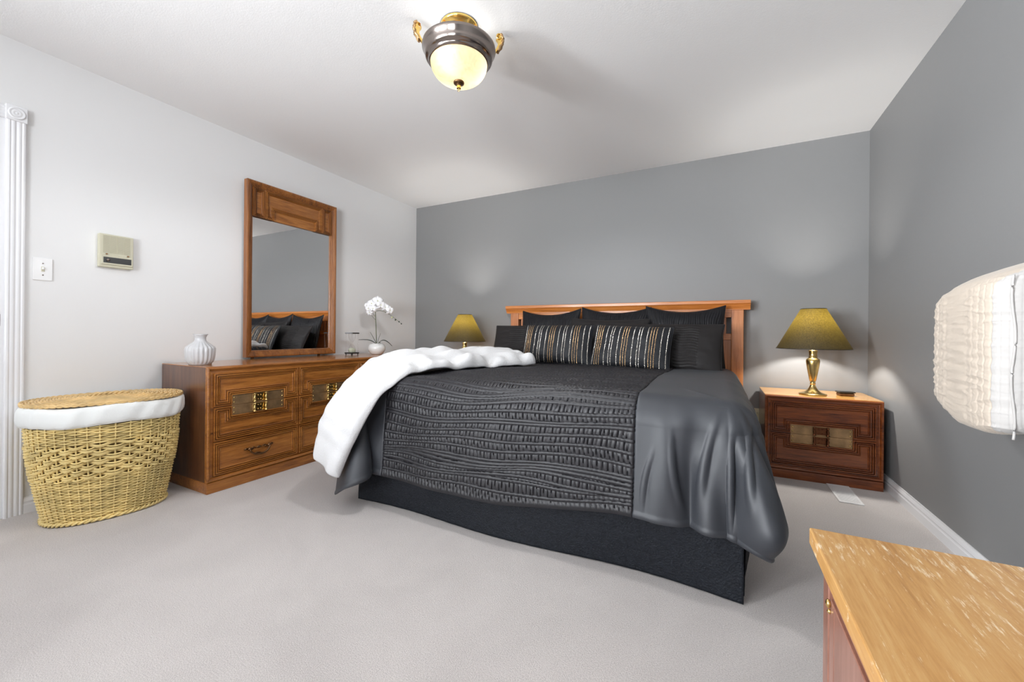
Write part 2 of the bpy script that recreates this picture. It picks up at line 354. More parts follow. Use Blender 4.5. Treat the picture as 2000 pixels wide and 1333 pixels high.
# door, jambs, casing with corner block
d = empty('door_1', (0, 0, 0)); struct(d)
m = MB().box(-.075, -.038, DY0+.018, DY1-.018, 0.004, DZ-.016)
m.build('door_leaf', MAT['trim'], d)
MB().box(-T, 0.0, DY1-.02, DY1, 0, DZ).box(-T, 0.0, DY0, DY0+.02, 0, DZ).box(-T, -.0005, DY0+.02, DY1-.02, DZ-.02, DZ).box(-.036, -.024, DY1-.034, DY1-.02, 0, DZ-.02).build('door_jamb', MAT['trim'], d)
MB().box(-.032, -.004, DY1-.0225, DY1-.019, .965, 1.045, .0008, 1).box(-.004, .0015, DY1-.0225, DY1-.012, .975, 1.035, .0006, 1).build('strike_plate', MAT['bronze'], d)
def casing_prof(w):   # fluted casing cross-section (offset across, thickness)
    return [(0, 0), (0, .012), (.004, .016), (.010, .017), (.015, .0145), (.021, .0165), (.026, .0165), (.033, .0135), (.040, .0165), (.045, .0165), (.051, .0145), (.056, .017), (w-.004, .016), (w, .012), (w, 0)]
cw = .066
m = MB().prism([(p[1], DY1+p[0]) for p in casing_prof(cw)], 2, 0, DZ)
m.prism([(p[1], DY0-p[0]) for p in casing_prof(cw)], 2, 0, DZ)
m.prism([(p[1], DZ+p[0]) for p in casing_prof(cw)], 1, DY0, DY1)
for yy in (DY1-.004, DY0-cw-.001): m.box(0, .022, yy, yy+cw+.006, DZ-.002, DZ+cw+.008, .002, 1)
c = m.build('trim_1', MAT['trim'], None, True); struct(c)
ring = MB()
for yy in (DY1+cw/2-.001,):
    ring.lathe([(.030, 0), (.030, .003), (.026, .006), (.021, .002), (.017, .002), (.013, .006), (.009, .002), (.005, .004), (0, .005)], n=32)
ring.xf([[0, 0, 1], [0, 1, 0], [-1, 0, 0]], (.0215, DY1+cw/2-.001, DZ+cw/2+.003)); ring.build('rosette', MAT['trim'], c)
def baseboard(name, axis, a0, a1, wall, sgn, h=.085):
    pr = [(0, 0), (.014, 0), (.014, h*.52), (.011, h*.58), (.011, h*.66), (.013, h*.72), (.009, h*.84), (.006, h*.92), (.005, h), (0, h)]
    if axis == 1: mm = MB().prism([(wall+sgn*p, q) for p, q in pr], 1, a0, a1)
    else: mm = MB().prism([(wall+sgn*p, q) for p, q in pr], 0, a0, a1)
    struct(mm.build(name, MAT['trim'], None, True))
baseboard('baseboard_left', 1, DY1+cw, 0, 0, 1)
baseboard('baseboard_right', 1, RF, 0, RW, -1)
baseboard('baseboard_back', 0, 0.014, RW-.014, 0, -1)

# ------------------------------------------------------------------ carved drawer fronts
PROF = [(0, -.012), (0, .007), (.002, .011), (.006, .011), (.0072, .009), (.0078, -.008), (.0112, -.008), (.0118, .009), (.0135, .012), (.0172, .012), (.0182, .010), (.0188, -.008), (.0222, -.008), (.0228, .007), (.0245, .010), (.0282, .009), (.0290, .007), (.0296, -.010), (.0332, -.010), (.0338, .003), (.036, .005), (.0385, .003), (.040, -.004)]
def carved(poly, prof, name, mat, parent, y=0.0):
    """rectilinear counter-clockwise polygon in (x, z) with a mitred moulding running round it; faces -Y"""
    n = len(poly); P = np.array(poly, float); d1 = np.roll(P, -1, 0)-P; d1 /= np.linalg.norm(d1, axis=1)[:, None]; d0 = np.roll(d1, 1, 0)
    n0 = np.stack([-d0[:, 1], d0[:, 0]], 1); n1 = np.stack([-d1[:, 1], d1[:, 0]], 1); B = n0+n1
    same = np.abs((n0*n1).sum(1)) > .5; B[same] /= 2
    V = []
    for o, h in prof:
        Q = P+B*o
        V += [(q[0], y-h, q[1]) for q in Q]
    f = []
    for k in range(len(prof)-1):
        for i in range(n): j = (i+1) % n; f.append((k*n+i, k*n+j, (k+1)*n+j, (k+1)*n+i))
    k = len(prof)-1; f.append(tuple(k*n+i for i in range(n)))
    m = MB(); m.add(V, f); return m.build(name, mat, parent)
def baluster(m, x, y, z0, z1, s=1.0):
    L = z1-z0; pr = [(0, 0), (.006, .01), (.0075, .06), (.0055, .14), (.003, .2), (.0035, .26), (.006, .42), (.0045, .58), (.0028, .76), (.0032, .82), (.0058, .9), (.0062, .96), (0, 1.0)]
    m.lathe([(r*s, z0+t*L) for r, t in pr], (x, y, 0), 12)
    for zz in (z0+.16*L, z1-.14*L): m.tube([(x, y, zz), (x, y+.012, zz)], .0028, 6)
def plate_half(w, z0, z1, drawer, xc, y, pm='brass'):
    m = MB().box(xc-w/2, xc+w/2, y-.0015, y+.002, z0, z1, .0008, 1); pl = m.build('brass_plate', MAT['plate'], drawer)
    for sx in (-1, 1):
        for k in (0.27, 0.73): MB().sphere((xc+sx*(w/2-.012), y-.002, z0+(z1-z0)*k), .0055, 10, (1, .6, 1)).build('stud', MAT['brass'], drawer)
    m = MB()
    m.box(xc-.040, xc+.040, y-.004, y-.001, z0+.006, z1-.006, .001, 1)
    for sx in (-.35, .35): m.sphere((xc+sx*.024, y-.005, (z0+z1)/2+.012), .0042, 8); m.sphere((xc+sx*.024, y-.005, (z0+z1)/2-.014), .0042, 8)
    for sx in (-1, 1): baluster(m, xc+sx*.036, y-.016, z0+.002, z1-.002, 1.45)
    m.build('drawer_pull', MAT[pm], drawer)
def drawer_pair(root, x0, x1, z0, zm, z1, y, gap=.008, wd='wood'):
    """two drawers that share one framed brass plate; polygon notched round the plate"""
    pw, ph = .165, .058; xc = (x0+x1)/2
    a, b = zm+gap/2, zm-gap/2
    up_ = [(x0, a), (xc-pw, a), (xc-pw, a+ph), (xc+pw, a+ph), (xc+pw, a), (x1, a), (x1, z1), (x0, z1)]
    d1 = carved(up_, PROF, 'drawer', MAT[wd], root, y); plate_half(pw*2, a-.003, a+ph, d1, xc, y-.001, 'brass' if wd == 'wood' else 'dkbronze')
    lo = [(x0, z0), (x1, z0), (x1, b), (xc+pw, b), (xc+pw, b-ph), (xc-pw, b-ph), (xc-pw, b), (x0, b)]
    d2 = carved(lo, PROF, 'drawer', MAT[wd], root, y); plate_half(pw*2, b-ph, b+.003, d2, xc, y-.001, 'brass' if wd == 'wood' else 'dkbronze')
def bail_handle(drawer, xc, zc, y):
    m = MB()
    t = np.linspace(0, PI, 21); m.tube(np.stack([xc+.062*np.cos(t), np.full(21, y-.020)-.006*np.sin(t), zc+.014-.040*np.sin(t)], 1), .0042+.002*np.sin(t), 8)
    t = np.linspace(0, PI, 15); m.tube(np.stack([xc+.035*np.cos(t), np.full(15, y-.020), zc-.020-.006*np.sin(2*t)], 1), .0045, 8)
    for s_ in (-1, 1):
        m.sphere((xc+s_*.062, y-.012, zc+.016), .011, 12, (1, .9, 1)); m.sphere((xc+s_*.080, y-.006, zc+.018), .009, 10, (1.4, .5, .8)); m.sphere((xc+s_*.046, y-.006, zc+.012), .008, 10, (1.5, .5, .7))
        t = np.linspace(0, 1, 12); m.tube(np.stack([xc+s_*(.050-.030*t), np.full(12, y-.006), zc+.012+.010*np.sin(t*PI)], 1), .003, 6)
    m.sphere((xc, y-.004, zc+.016), .010, 10, (1.6, .5, .8))
    m.build('drawer_pull', MAT['bronze'], drawer)
def case_body(root, w, dpt, h, base, wd='wood', top='top'):
    """case with mitred lip round the front, plinth below; front at y=0, faces -Y"""
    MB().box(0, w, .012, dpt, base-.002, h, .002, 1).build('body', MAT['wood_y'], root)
    MB().box(0, w, .004, dpt-.001, h-.001, h+.0035, .001, 1).build('top_panel', MAT[top], root)
    # rounded lip
    lp = [(0, -.012), (0, .010), (.003, .013), (.010, .013), (.014, .008), (.018, .001), (.022, .000), (.024, -.008)]
    n = 4; P = np.array([(0, base), (w, base), (w, h), (0, h)], float); B = np.array([(1, 1), (-1, 1), (-1, -1), (1, -1)], float)
    V = []
    for o, hh in lp: V += [(q[0], -hh, q[1]) for q in P+B*o]
    f = [(k*n+i, k*n+(i+1) % n, (k+1)*n+(i+1) % n, (k+1)*n+i) for k in range(len(lp)-1) for i in range(n)]
    MB().add(V, f).build('front_frame', MAT[wd], root)
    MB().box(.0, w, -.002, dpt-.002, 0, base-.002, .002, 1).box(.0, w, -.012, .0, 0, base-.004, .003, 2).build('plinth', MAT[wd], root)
MAT['top'] = wood('polished_walnut_top', srgb(120, 72, 34), srgb(160, 104, 54), srgb(184, 126, 70), 'X', 0.9, rough=0.22, coat=0.5)
# the dresser: local x runs along world +Y, its front faces +X
dr = empty('dresser', (.556, -2.446, 0), PI/2, 'long low walnut dresser with carved drawers and brass plates against white wall', 'dresser')
case_body(dr, 1.688, .535, .744, .068)
MB().box(.022, 1.666, .006, .012, .088, .724).build('face_frame', MAT['wood'], dr)
for cx0, cx1 in ((.038, .570), (.581, 1.113), (1.124, 1.656)):
    drawer_pair(dr, cx0, cx1, .300, .503, .706, .004)
    d3 = carved([(cx0, .094), (cx1, .094), (cx1, .292), (cx0, .292)], PROF, 'drawer', MAT['wood'], dr, .004)
    bail_handle(d3, (cx0+cx1)/2, .192, .006)

def nightstand(loc, label):
    t = empty('nightstand', loc, 0, label, 'nightstand')
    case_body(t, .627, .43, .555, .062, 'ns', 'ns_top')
    MB().box(.022, .605, .006, .012, .084, .534).build('face_frame', MAT['ns'], t)
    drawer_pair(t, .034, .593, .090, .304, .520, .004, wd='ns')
    return t
ns = nightstand((3.506, -.452, 0), 'walnut two-drawer nightstand with carved fronts in the right corner beside bed')
ns2 = nightstand((.585, -.452, 0), 'walnut nightstand hidden between the bed and the end of dresser')

# ------------------------------------------------------------------ mirror on the dresser
mr = empty('dresser_mirror', (.072, -1.957, .762), PI/2, 'tall walnut framed mirror with carved crest standing on the dresser', 'mirror')
mw, mh = .785, 1.346; fwd = .052
z0 = -.010
def frame_strip(w, h, prof, name, mat, par, zb=0):
    P = np.array([(0, zb), (w, zb), (w, zb+h), (0, zb+h)], float); B = np.array([(1, 1), (-1, 1), (-1, -1), (1, -1)], float); V = []
    for o, hh in prof: V += [(q[0], -hh, q[1]) for q in P+B*o]
    f = [(k*4+i, k*4+(i+1) % 4, (k+1)*4+(i+1) % 4, (k+1)*4+i) for k in range(len(prof)-1) for i in range(4)]
    return MB().add(V, f).build(name, mat, par)
frame_strip(mw, mh, [(.0, -.045), (0, -.002), (.003, 0), (.012, 0), (.016, -.003), (.022, -.004), (.025, -.009), (.031, -.010), (.034, -.015), (.040, -.016), (.043, -.021), (.049, -.022), (.052, -.034), (.052, -.038)], 'frame', MAT['wood_v'], mr)
MB().box(.004, mw-.004, .038, .046, .004, mh-.004).build('back_board', MAT['wood_y'], mr)
MB().box(fwd-.004, mw-fwd+.004, .033, .037, fwd-.006, 1.08).build('mirror_glass', MAT['mirror'], mr)
cz0, cz1 = 1.078, mh-.046
MB().box(fwd-.006, mw-fwd+.006, .020, .037, cz0, cz1).build('crest_panel', MAT['wood'], mr)
P2 = [(o*.75, h*.9) for o, h in PROF]
cl = .045; e0, e1 = fwd-.004, mw-fwd+.004
carved([(e0, cz0), (e0+.092, cz0), (e0+.092, cz1), (e0, cz1)], P2, 'crest_carving', MAT['wood_v'], mr, .018)
carved([(e1-.092, cz0), (e1, cz0), (e1, cz1), (e1-.092, cz1)], P2, 'crest_carving', MAT['wood_v'], mr, .018)
a0, a1 = e0+.093, e1-.093
carved([(a0, cz0), (a0+.070, cz0), (a0+.070, cz0+.075), (a1-.070, cz0+.075), (a1-.070, cz0), (a1, cz0), (a1, cz1), (a0, cz1)], P2, 'crest_carving', MAT['wood'], mr, .018)
m = MB()
for x in (.05, .62): m.box(x, x+.012, .012, .030, -.0005, .012)
m.xf(None, (0, 0, -.0)); 
for k, x in enumerate((.05, .62)): MB().box(x, x+.014, .012, .034, -.0142, .002).build('foot_bracket', MAT['bronze'], mr)
for ch in mr.children:
    if ch.name.startswith('foot_bracket'): ch.scale = (1, 1, 1)

# ------------------------------------------------------------------ vase, hourglass, orchid on the dresser
vz = .7482
v = MB(); pr = [(.0, .004), (.052, .004), (.054, 0), (.058, 0), (.060, .010), (.066, .013), (.073, .030), (.077, .055), (.079, .085), (.079, .100), (.073, .112), (.052, .130), (.036, .142), (.029, .152), (.028, .168), (.034, .184), (.040, .190), (.037, .191), (.026, .168), (.026, .156), (.030, .146), (.05, .12), (0, .10)]
v.lathe(pr, (0, 0, 0), 140, 20, lambda z: .11 if .012 < z < .112 else (.07 if .112 <= z < .14 else 0), False)
vo = v.build('vase', MAT['ceramic']); vo.location = (.335, -2.377, vz); tag(vo, 'ribbed pale grey ceramic vase with narrow neck on the dresser end', 'vase')
hg = empty('hourglass', (.185, -1.085, vz), math.radians(8), 'small black and clear glass hourglass with pale sand on the dresser', 'hourglass')
for zz in (.012, .196): MB().box(-.045, .045, -.045, .045, zz, zz+.011, .0015, 1).build('end_plate', MAT['black'], hg)
for sx in (-1, 1):
    for sy in (-1, 1):
        MB().tube([(sx*.037, sy*.037, .021), (sx*.037, sy*.037, .197)], .0045, 10).build('glass_post', MAT['pane'], hg)
        MB().lathe([(.004, 0), (.005, .006), (.004, .0125)], (sx*.036, sy*.036, 0), 10).build('foot', MAT['black'], hg)
gp = [(.030, .022), (.033, .03), (.034, .045), (.030, .064), (.018, .088), (.005, .105), (.0035, .109), (.005, .113), (.018, .130), (.030, .154), (.034, .173), (.033, .188), (.030, .196)]
MB().lathe(gp, (0, 0, 0), 32, cap=False).build('glass_bulb', MAT['pane'], hg)
MB().lathe([(0, .023), (.028, .0235), (.031, .03), (.032, .045), (.031, .055), (.015, .064), (0, .068)], (0, 0, 0), 28).build('sand', MAT['sand'], hg)

oc = empty('potted_orchid', (.30, -.893, vz), 0, 'white orchid in a round white glazed pot on far end of dresser', 'orchid')
MB().lathe([(0, .0), (.040, 0), (.046, .003), (.063, .022), (.073, .045), (.073, .062), (.064, .083), (.048, .094), (.045, .096), (.042, .093), (.042, .085), (0, .083)], (0, 0, 0), 48).build('pot', MAT['white_pot'], oc)
oc.scale = (1.1, 1.1, 1.1)
# image-plane directions for plant layout: along u (to the right in the view) and up
ur = np.array([.72, .69, 0]); 
def P3(u, z, d=0.0): return np.array([ur[0]*u+.69*d, ur[1]*u-.72*d, z])
def bez(pts, n=24):
    pts = [np.asarray(p, float) for p in pts]; t = np.linspace(0, 1, n)[:, None]
    while len(pts) > 1: pts = [pts[i]*(1-t)+pts[i+1]*t for i in range(len(pts)-1)]
    return pts[0]
m = MB(); m.tube(bez([P3(-.003, .09), P3(-.004, .22), P3(-.014, .33), P3(-.016, .405)]), .0032, 8)
sA = bez([P3(-.014, .375), P3(.04, .40), P3(.10, .36), P3(.20, .275)]); m.tube(sA, np.linspace(.0026, .0014, 24), 6)
m.tube(bez([P3(-.012, .30), P3(-.045, .33), P3(-.06, .37)]), .0015, 6)
m.tube(bez([P3(-.014, .33), P3(-.04, .36), P3(-.05, .40)]), .0015, 6)
m.tube(bez([P3(.05, .385), P3(.045, .40), P3(.03, .44)]), .0013, 6)
m.tube(bez([P3(.08, .365), P3(.085, .39), P3(.075, .42)]), .0013, 6)
m.build('stem', MAT['stem'], oc)
def leafm(p, width):
    p = np.asarray(p); n = len(p); t = np.linspace(0, 1, n); w = width*np.sin(PI*np.clip(t*.93+.06, 0, 1))**.7
    side = np.array([-.5, .7, .1]); side = side/np.linalg.norm(side)
    return np.stack([p-side*w[:, None], p-side*w[:, None]*.4+np.array([0, 0, -.003]), p+side*w[:, None]*.4+np.array([0, 0, -.003]), p+side*w[:, None]], 1)
for pts, wd in [([P3(0, .085), P3(-.045, .135), P3(-.09, .13), P3(-.150, .128)], .012), ([P3(.004, .085), P3(.04, .15), P3(.08, .13), P3(.128, .075)], .014), ([P3(0, .085), P3(-.02, .13), P3(-.055, .195)], .006), ([P3(.002, .085), P3(.01, .13), P3(.030, .185)], .007), ([P3(.0, .085, .0), P3(.03, .12, .06), P3(.03, .10, .10)], .012)]:
    g = leafm(bez(pts, 16), wd); o = MB().grid(g).build('leaf', MAT['leaf'], oc)
    md = o.modifiers.new('thick', 'SOLIDIFY'); md.thickness = .0012
def flower(c, nrm, r):
    nrm = np.array(nrm, float); nrm /= np.linalg.norm(nrm); a = np.cross(nrm, (0, 0, 1)); a /= np.linalg.norm(a); b = np.cross(a, nrm)
    m = MB()
    for k, (ang, rr, wd) in enumerate([(90, 1, .55), (20, 1.0, .85), (160, 1.0, .85), (-45, .95, .5), (-135, .95, .5)]):
        d = a*math.cos(math.radians(ang))+b*math.sin(math.radians(ang)); e = np.cross(nrm, d); G = np.zeros((7, 5, 3))
        for i, t in enumerate(np.linspace(0, 1, 7)):
            w = wd*r*math.sin(PI*min(1, t*.85+.12))**.8*.62
            for j, q in enumerate(np.linspace(-1, 1, 5)):
                G[i, j] = c+d*t*r*rr+e*q*w+nrm*(.012*math.sin(t*PI)+.006*(1-q*q)-.010*t*t+(.003 if k in (1, 2) else 0))
        m.grid(G)
    fl = m.build('flower', MAT['petal'], oc); md = fl.modifiers.new('thick', 'SOLIDIFY'); md.thickness = .001
    s_ = MB().sphere(c+nrm*.010, r*.10, 10); s_.build('flower_centre', MAT['centre'], fl)
view = np.array([.72, -.69, 0.05])
for u, z, dx, dz, r, dd in [(-.040, .425, -.3, .1, .040, 0), (-.062, .385, -.6, -.1, .034, .01), (-.055, .352, -.5, -.3, .032, .0), (.005, .445, .1, .2, .044, .01), (.028, .415, .4, -.1, .040, .02), (.062, .400, .3, -.1, .036, .0), (.098, .372, .5, -.2, .036, .01), (-.030, .385, -.1, .1, .034, .02), (-.075, .41, -.8, 0, .028, -.01)]:
    flower(P3(u*1.08, z+.012+.15*max(0, z-.40), dd), view+np.array([dx*.72, dx*.69, dz]), r*1.16)
for u, z in ((.125, .325), (.155, .305), (.185, .288), (.205, .270)):
    MB().sphere(P3(u, z), .0075 if u < .16 else .0055, 10, (1, 1, 1.2)).build('bud', MAT['leaf'] if u > .15 else MAT['centre'], oc)

# ------------------------------------------------------------------ wall switch and intercom
sw = empty('light_switch', (0, -2.957, 1.281), 0, 'white single toggle light switch on wall beside the door casing', 'light switch')
MB().box(0, .006, -.035, .035, -.059, .059, .002, 2).build('switch_plate', MAT['white_plastic'], sw)
MB().box(.005, .008, -.006, .006, -.013, .013, .0006, 1).build('toggle_slot', MAT['beige'], sw)
MB().box(.006, .016, -.004, .004, -.002, .010, .0015, 1).build('toggle', MAT['white_plastic'], sw)
for zz in (-.031, .031): MB().lathe([(.0034, 0), (.0034, .0012), (0, .0015)], n=12).xf([[0, 0, 1], [0, 1, 0], [-1, 0, 0]], (.006, 0, zz)).build('screw', MAT['pewter'], sw)
ic = empty('wall_intercom', (0, -2.671, 1.425), 0, 'old beige wall intercom with speaker grille and dark control strip', 'intercom')
MB().box(0, .030, -.076, .076, -.097, .097, .004, 2).build('housing', MAT['beige'], ic)
m = MB()
for k in range(4):
    yy = -.060+k*.031
    for q in range(26):
        m.box(.0295, .0325, yy, yy+.027, -.012+q*.0040, -.012+q*.0040+.0022)
m.build('speaker_grille', MAT['beige'], ic)
cp = MB().box(.029, .036, -.070, .072, -.082, -.026, .002, 1).build('control_door', MAT['beige'], ic)
MB().box(.0355, .0368, -.060, .064, -.072, -.038).build('control_strip', MAT['black'], cp)
MB().lathe([(.008, 0), (.008, .006), (.006, .008), (0, .008)], n=16).xf([[0, 0, 1], [0, 1, 0], [-1, 0, 0]], (.0368, -.040, -.055)).build('knob', MAT['pewter'], cp)
for yy in (-.045, .050): MB().box(.030, .037, yy-.004, yy+.004, -.024, -.017, .001, 1).build('hinge', MAT['bronze'], ic)

# ------------------------------------------------------------------ wicker hamper
bk = empty('laundry_hamper', (.298, -2.785, 0), math.radians(-11), 'oval wicker laundry hamper with white cloth liner and woven lid beside the door', 'hamper')
A0, B0, A1, B1, HZ = .172, .226, .222, .295, .565      # semi-axes (x, y) at the foot and at the rim
NS = 44
def ell(th, z, off=0.0):
    t = np.clip(z/HZ, 0, 1); bul = .010*np.sin(t*PI)
    a = A0+(A1-A0)*t**.9+bul+off; b = B0+(B1-B0)*t**.9+bul+off
    ex = 2/2.35
    c, s_ = np.cos(th), np.sin(th)
    return np.stack([a*np.sign(c)*np.abs(c)**ex, b*np.sign(s_)*np.abs(s_)**ex, z+0*th], -1)
NP = NS*6; th = np.arange(NP)*2*PI/NP
m = MB(); z = .022; k = 0
rows = []
while z < .225: rows.append((z, .0034, 'a')); z += .0072
while z < .385:
    for q in range(3): rows.append((z+q*.0058, .0042, 'b'))
    z += .0215
while z < .485: rows.append((z, .0036, 'a')); z += .0080
grp = 0
for i, (z, r, kind) in enumerate(rows):
    if kind == 'a': ph = (i % 2)*PI; am = .0048; zz = z+.0012*np.sin(NS*th/2+ph+1.57)+.0015*np.sin(3*th+i)
    else:
        g = i//3; ph = (g % 2)*PI; am = .0085; zz = z+.0045*np.cos(NS*th/2+ph)*(-1)+.001*np.sin(5*th+i)
    m.tube(ell(th, zz, am*np.cos(NS*th/2+ph)), r*(1+.12*np.sin(th*7+i)), 6, True)
m.build('woven_body', MAT['wick'], bk)
m = MB()
for s_ in range(NS):
    a = s_*2*PI/NS; zz = np.linspace(.008, .50, 22); m.tube(ell(np.full(22, a), zz, .001), .0036, 6)
m.build('upright_canes', MAT['wick'], bk)
m = MB()
for ph in (0, PI):
    m.tube(ell(np.arange(360)*2*PI/360, .012+.005*np.sin(np.arange(360)*2*PI/360*30+ph), .006+.005*np.cos(np.arange(360)*2*PI/360*30+ph)), .0058, 7, True)
m.build('foot_braid', MAT['wick'], bk)
zz = np.linspace(.02, .50, 12); G = np.stack([ell(th[::3], np.full(len(th[::3]), q), -.011) for q in zz], 0)
MB().grid(G, False, True).build('inner_lining', MAT['lining'], bk)
# cloth band folded over the rim
th2 = np.arange(320)*2*PI/320; G = []
for t, (off, z) in enumerate([(-.012, .52), (-.011, .575), (-.004, .586), (.008, .586), (.016, .578), (.020, .560), (.021, .545), (.022, .525), (.020, .505), (.013, .490), (.005, .488)]):
    w = .0035*np.sin(th2*9+t*.35)*np.sin(th2*4+1)+.002*np.sin(th2*23+t*.8)
    G.append(ell(th2, z+.004*np.sin(th2*5+1), off+(w if t > 2 else 0))-np.stack([0*th2, 0*th2, .0*th2], 1))
for g in G: pass
MB().grid(np.stack(G, 0), False, True).build('cloth_liner', MAT['liner'], bk)
ld = MB(); NL = 40; thl = np.arange(NL*6)*2*PI/(NL*6)
def lide(th, s_, z): 
    e = ell(th, np.full(len(th), HZ), .012); return np.stack([e[:, 0]*s_, e[:, 1]*(1-(1-s_)*.86), 0*th+z], -1)
for i, s_ in enumerate(np.linspace(.06, .955, 25)):
    z = .612-.016*s_**2+.0030*np.cos(NL*thl/2+(i % 2)*PI); ld.tube(lide(thl, s_, z), .0042, 6, True)
lo_ = ld.build('lid', MAT['wick_l'], bk)
m = MB()
for s_ in range(NL):
    a = np.array([s_*2*PI/NL]); m.tube(np.concatenate([lide(a, q, .612-.016*q*q) for q in np.linspace(.04, .98, 8)]), .0030, 6)
m.build('lid_spokes', MAT['wick_l'], lo_)
m = MB(); t3 = np.arange(400)*2*PI/400
for ph in (0, PI): m.tube(lide(t3, .985, .5965+.0045*np.sin(t3*34+ph))+np.stack([0*t3, 0*t3, 0*t3], 1), .0055, 7, True)
m.build('lid_border', MAT['wick_l'], lo_)
m = MB()
for ph in (0, PI): y_ = np.linspace(-.075, .075, 60); m.tube(np.stack([.03+.004*np.cos(y_*160+ph), y_, .612+.010*np.sqrt(np.clip(1-(y_/.08)**2, 0, 1))+.004*np.sin(y_*160+ph)], 1), .005, 7)
m.build('lid_handle', MAT['wick_l'], lo_)

# ------------------------------------------------------------------ bed
bx0, bx1, byf, byh = 1.385, 3.315, -2.045, -.10
bed = empty('bed', (2.35, 0, 0), 0, 'king bed with honey oak slatted headboard and black quilted skirt', 'bed')
bx0 -= 2.35; bx1 -= 2.35
hb = empty('headboard', (0, 0, 0)); hb.parent = bed
hx0, hx1 = 1.325-2.35, 3.392-2.35; hy0, hy1 = -.085, -.035
for x in (hx0, hx1-.085): MB().box(x, x+.085, hy0, hy1, 0, 1.165, .004, 2).build('post', MAT['oak_v'], hb)
MB().prism([(hy0+.012, 1.165), (hy0-.004, 1.165), (hy0-.004, 1.172), (hy0-.010, 1.180), (hy0-.022, 1.205), (hy0-.032, 1.215), (hy0-.032, 1.236), (hy0-.028, 1.240), (hy1+.012, 1.240), (hy1+.012, 1.165)], 0, hx0-.045, hx1+.045).build('crown_rail', MAT['oak'], hb, True)
cr = hb.children[-1]
MB().box(hx0+.085, hx1-.085, hy0+.008, hy1-.008, 1.105, 1.166, .002, 1).build('top_rail', MAT['oak'], hb)
MB().box(hx0+.085, hx1-.085, hy0+.008, hy1-.008, .925, .975, .002, 1).build('middle_rail', MAT['oak'], hb)
MB().box(hx0+.085, hx1-.085, hy0+.018, hy1-.012, .40, .926, .002, 1).build('lower_panel', MAT['oak_v'], hb)
nsl = 26; x = hx0+.085+.030; pitch = (hx1-hx0-.17-.030)/nsl
for k in range(nsl):
    xx = hx0+.085+.026+k*pitch; MB().box(xx, xx+.040, hy0+.014, hy1-.014, .974, 1.106, .002, 1).build('slat', MAT['oak_v'], hb)
MB().box(bx0+.02, bx1-.02, byf+.02, byh, .10, .36, .01, 2).build('box_spring', MAT['mattress'], bed)
MB().box(bx0+.02, bx1-.03, byf+.03, byh, .362, .650, .08, 5).build('mattress', MAT['mattress'], bed)
for x in (bx0+.035, bx1-.06):
    for y in (byf+.05, byh-.1): MB().lathe([(.012, 0), (.022, .006), (.024, .03), (.018, .04), (.022, .102)], (x, y, 0), 16).build('leg', MAT['bronze'], bed)
# skirt: foot panel and side panels, slightly wavy
def skirt_panel(p0, p1, nrm, seed, lift=0.0):
    n, mz = 240, 40; t = np.linspace(0, 1, n)[:, None]; zt = np.linspace(0, 1, mz)[None]; L = math.hypot(p1[0]-p0[0], p1[1]-p0[1])
    dwn = 1-zt
    w = (.020*snoise(t*L*.9, 0*t, seed, 2)+.022*np.sin(t*L*5.2+seed))*(dwn**1.2)
    w = w+.006*(dwn)**2+.0012*snoise(t*L*12, zt*6, seed+3, 2)
    X = p0[0]+(p1[0]-p0[0])*t+nrm[0]*w; Y = p0[1]+(p1[1]-p0[1])*t+nrm[1]*w
    Z = .004+.350*zt+0*t+dwn*(.010*np.clip(snoise(t*L*.7, 0*t, seed+9, 1), 0, 1))
    o = biggrid('bed_skirt', np.stack([X, Y, Z+0*X], -1), MAT['skirt'], bed); md = o.modifiers.new('thick', 'SOLIDIFY'); md.thickness = .004; md.offset = -1
skirt_panel((bx0-.004, byf-.008), (bx1-.01, byf-.008), (0, -1), 3)
skirt_panel((bx1+.008, byf+.03), (bx1+.008, byh), (1, 0), 5)
skirt_panel((bx0-.008, byh), (bx0-.008, byf+.02), (-1, 0), 8)

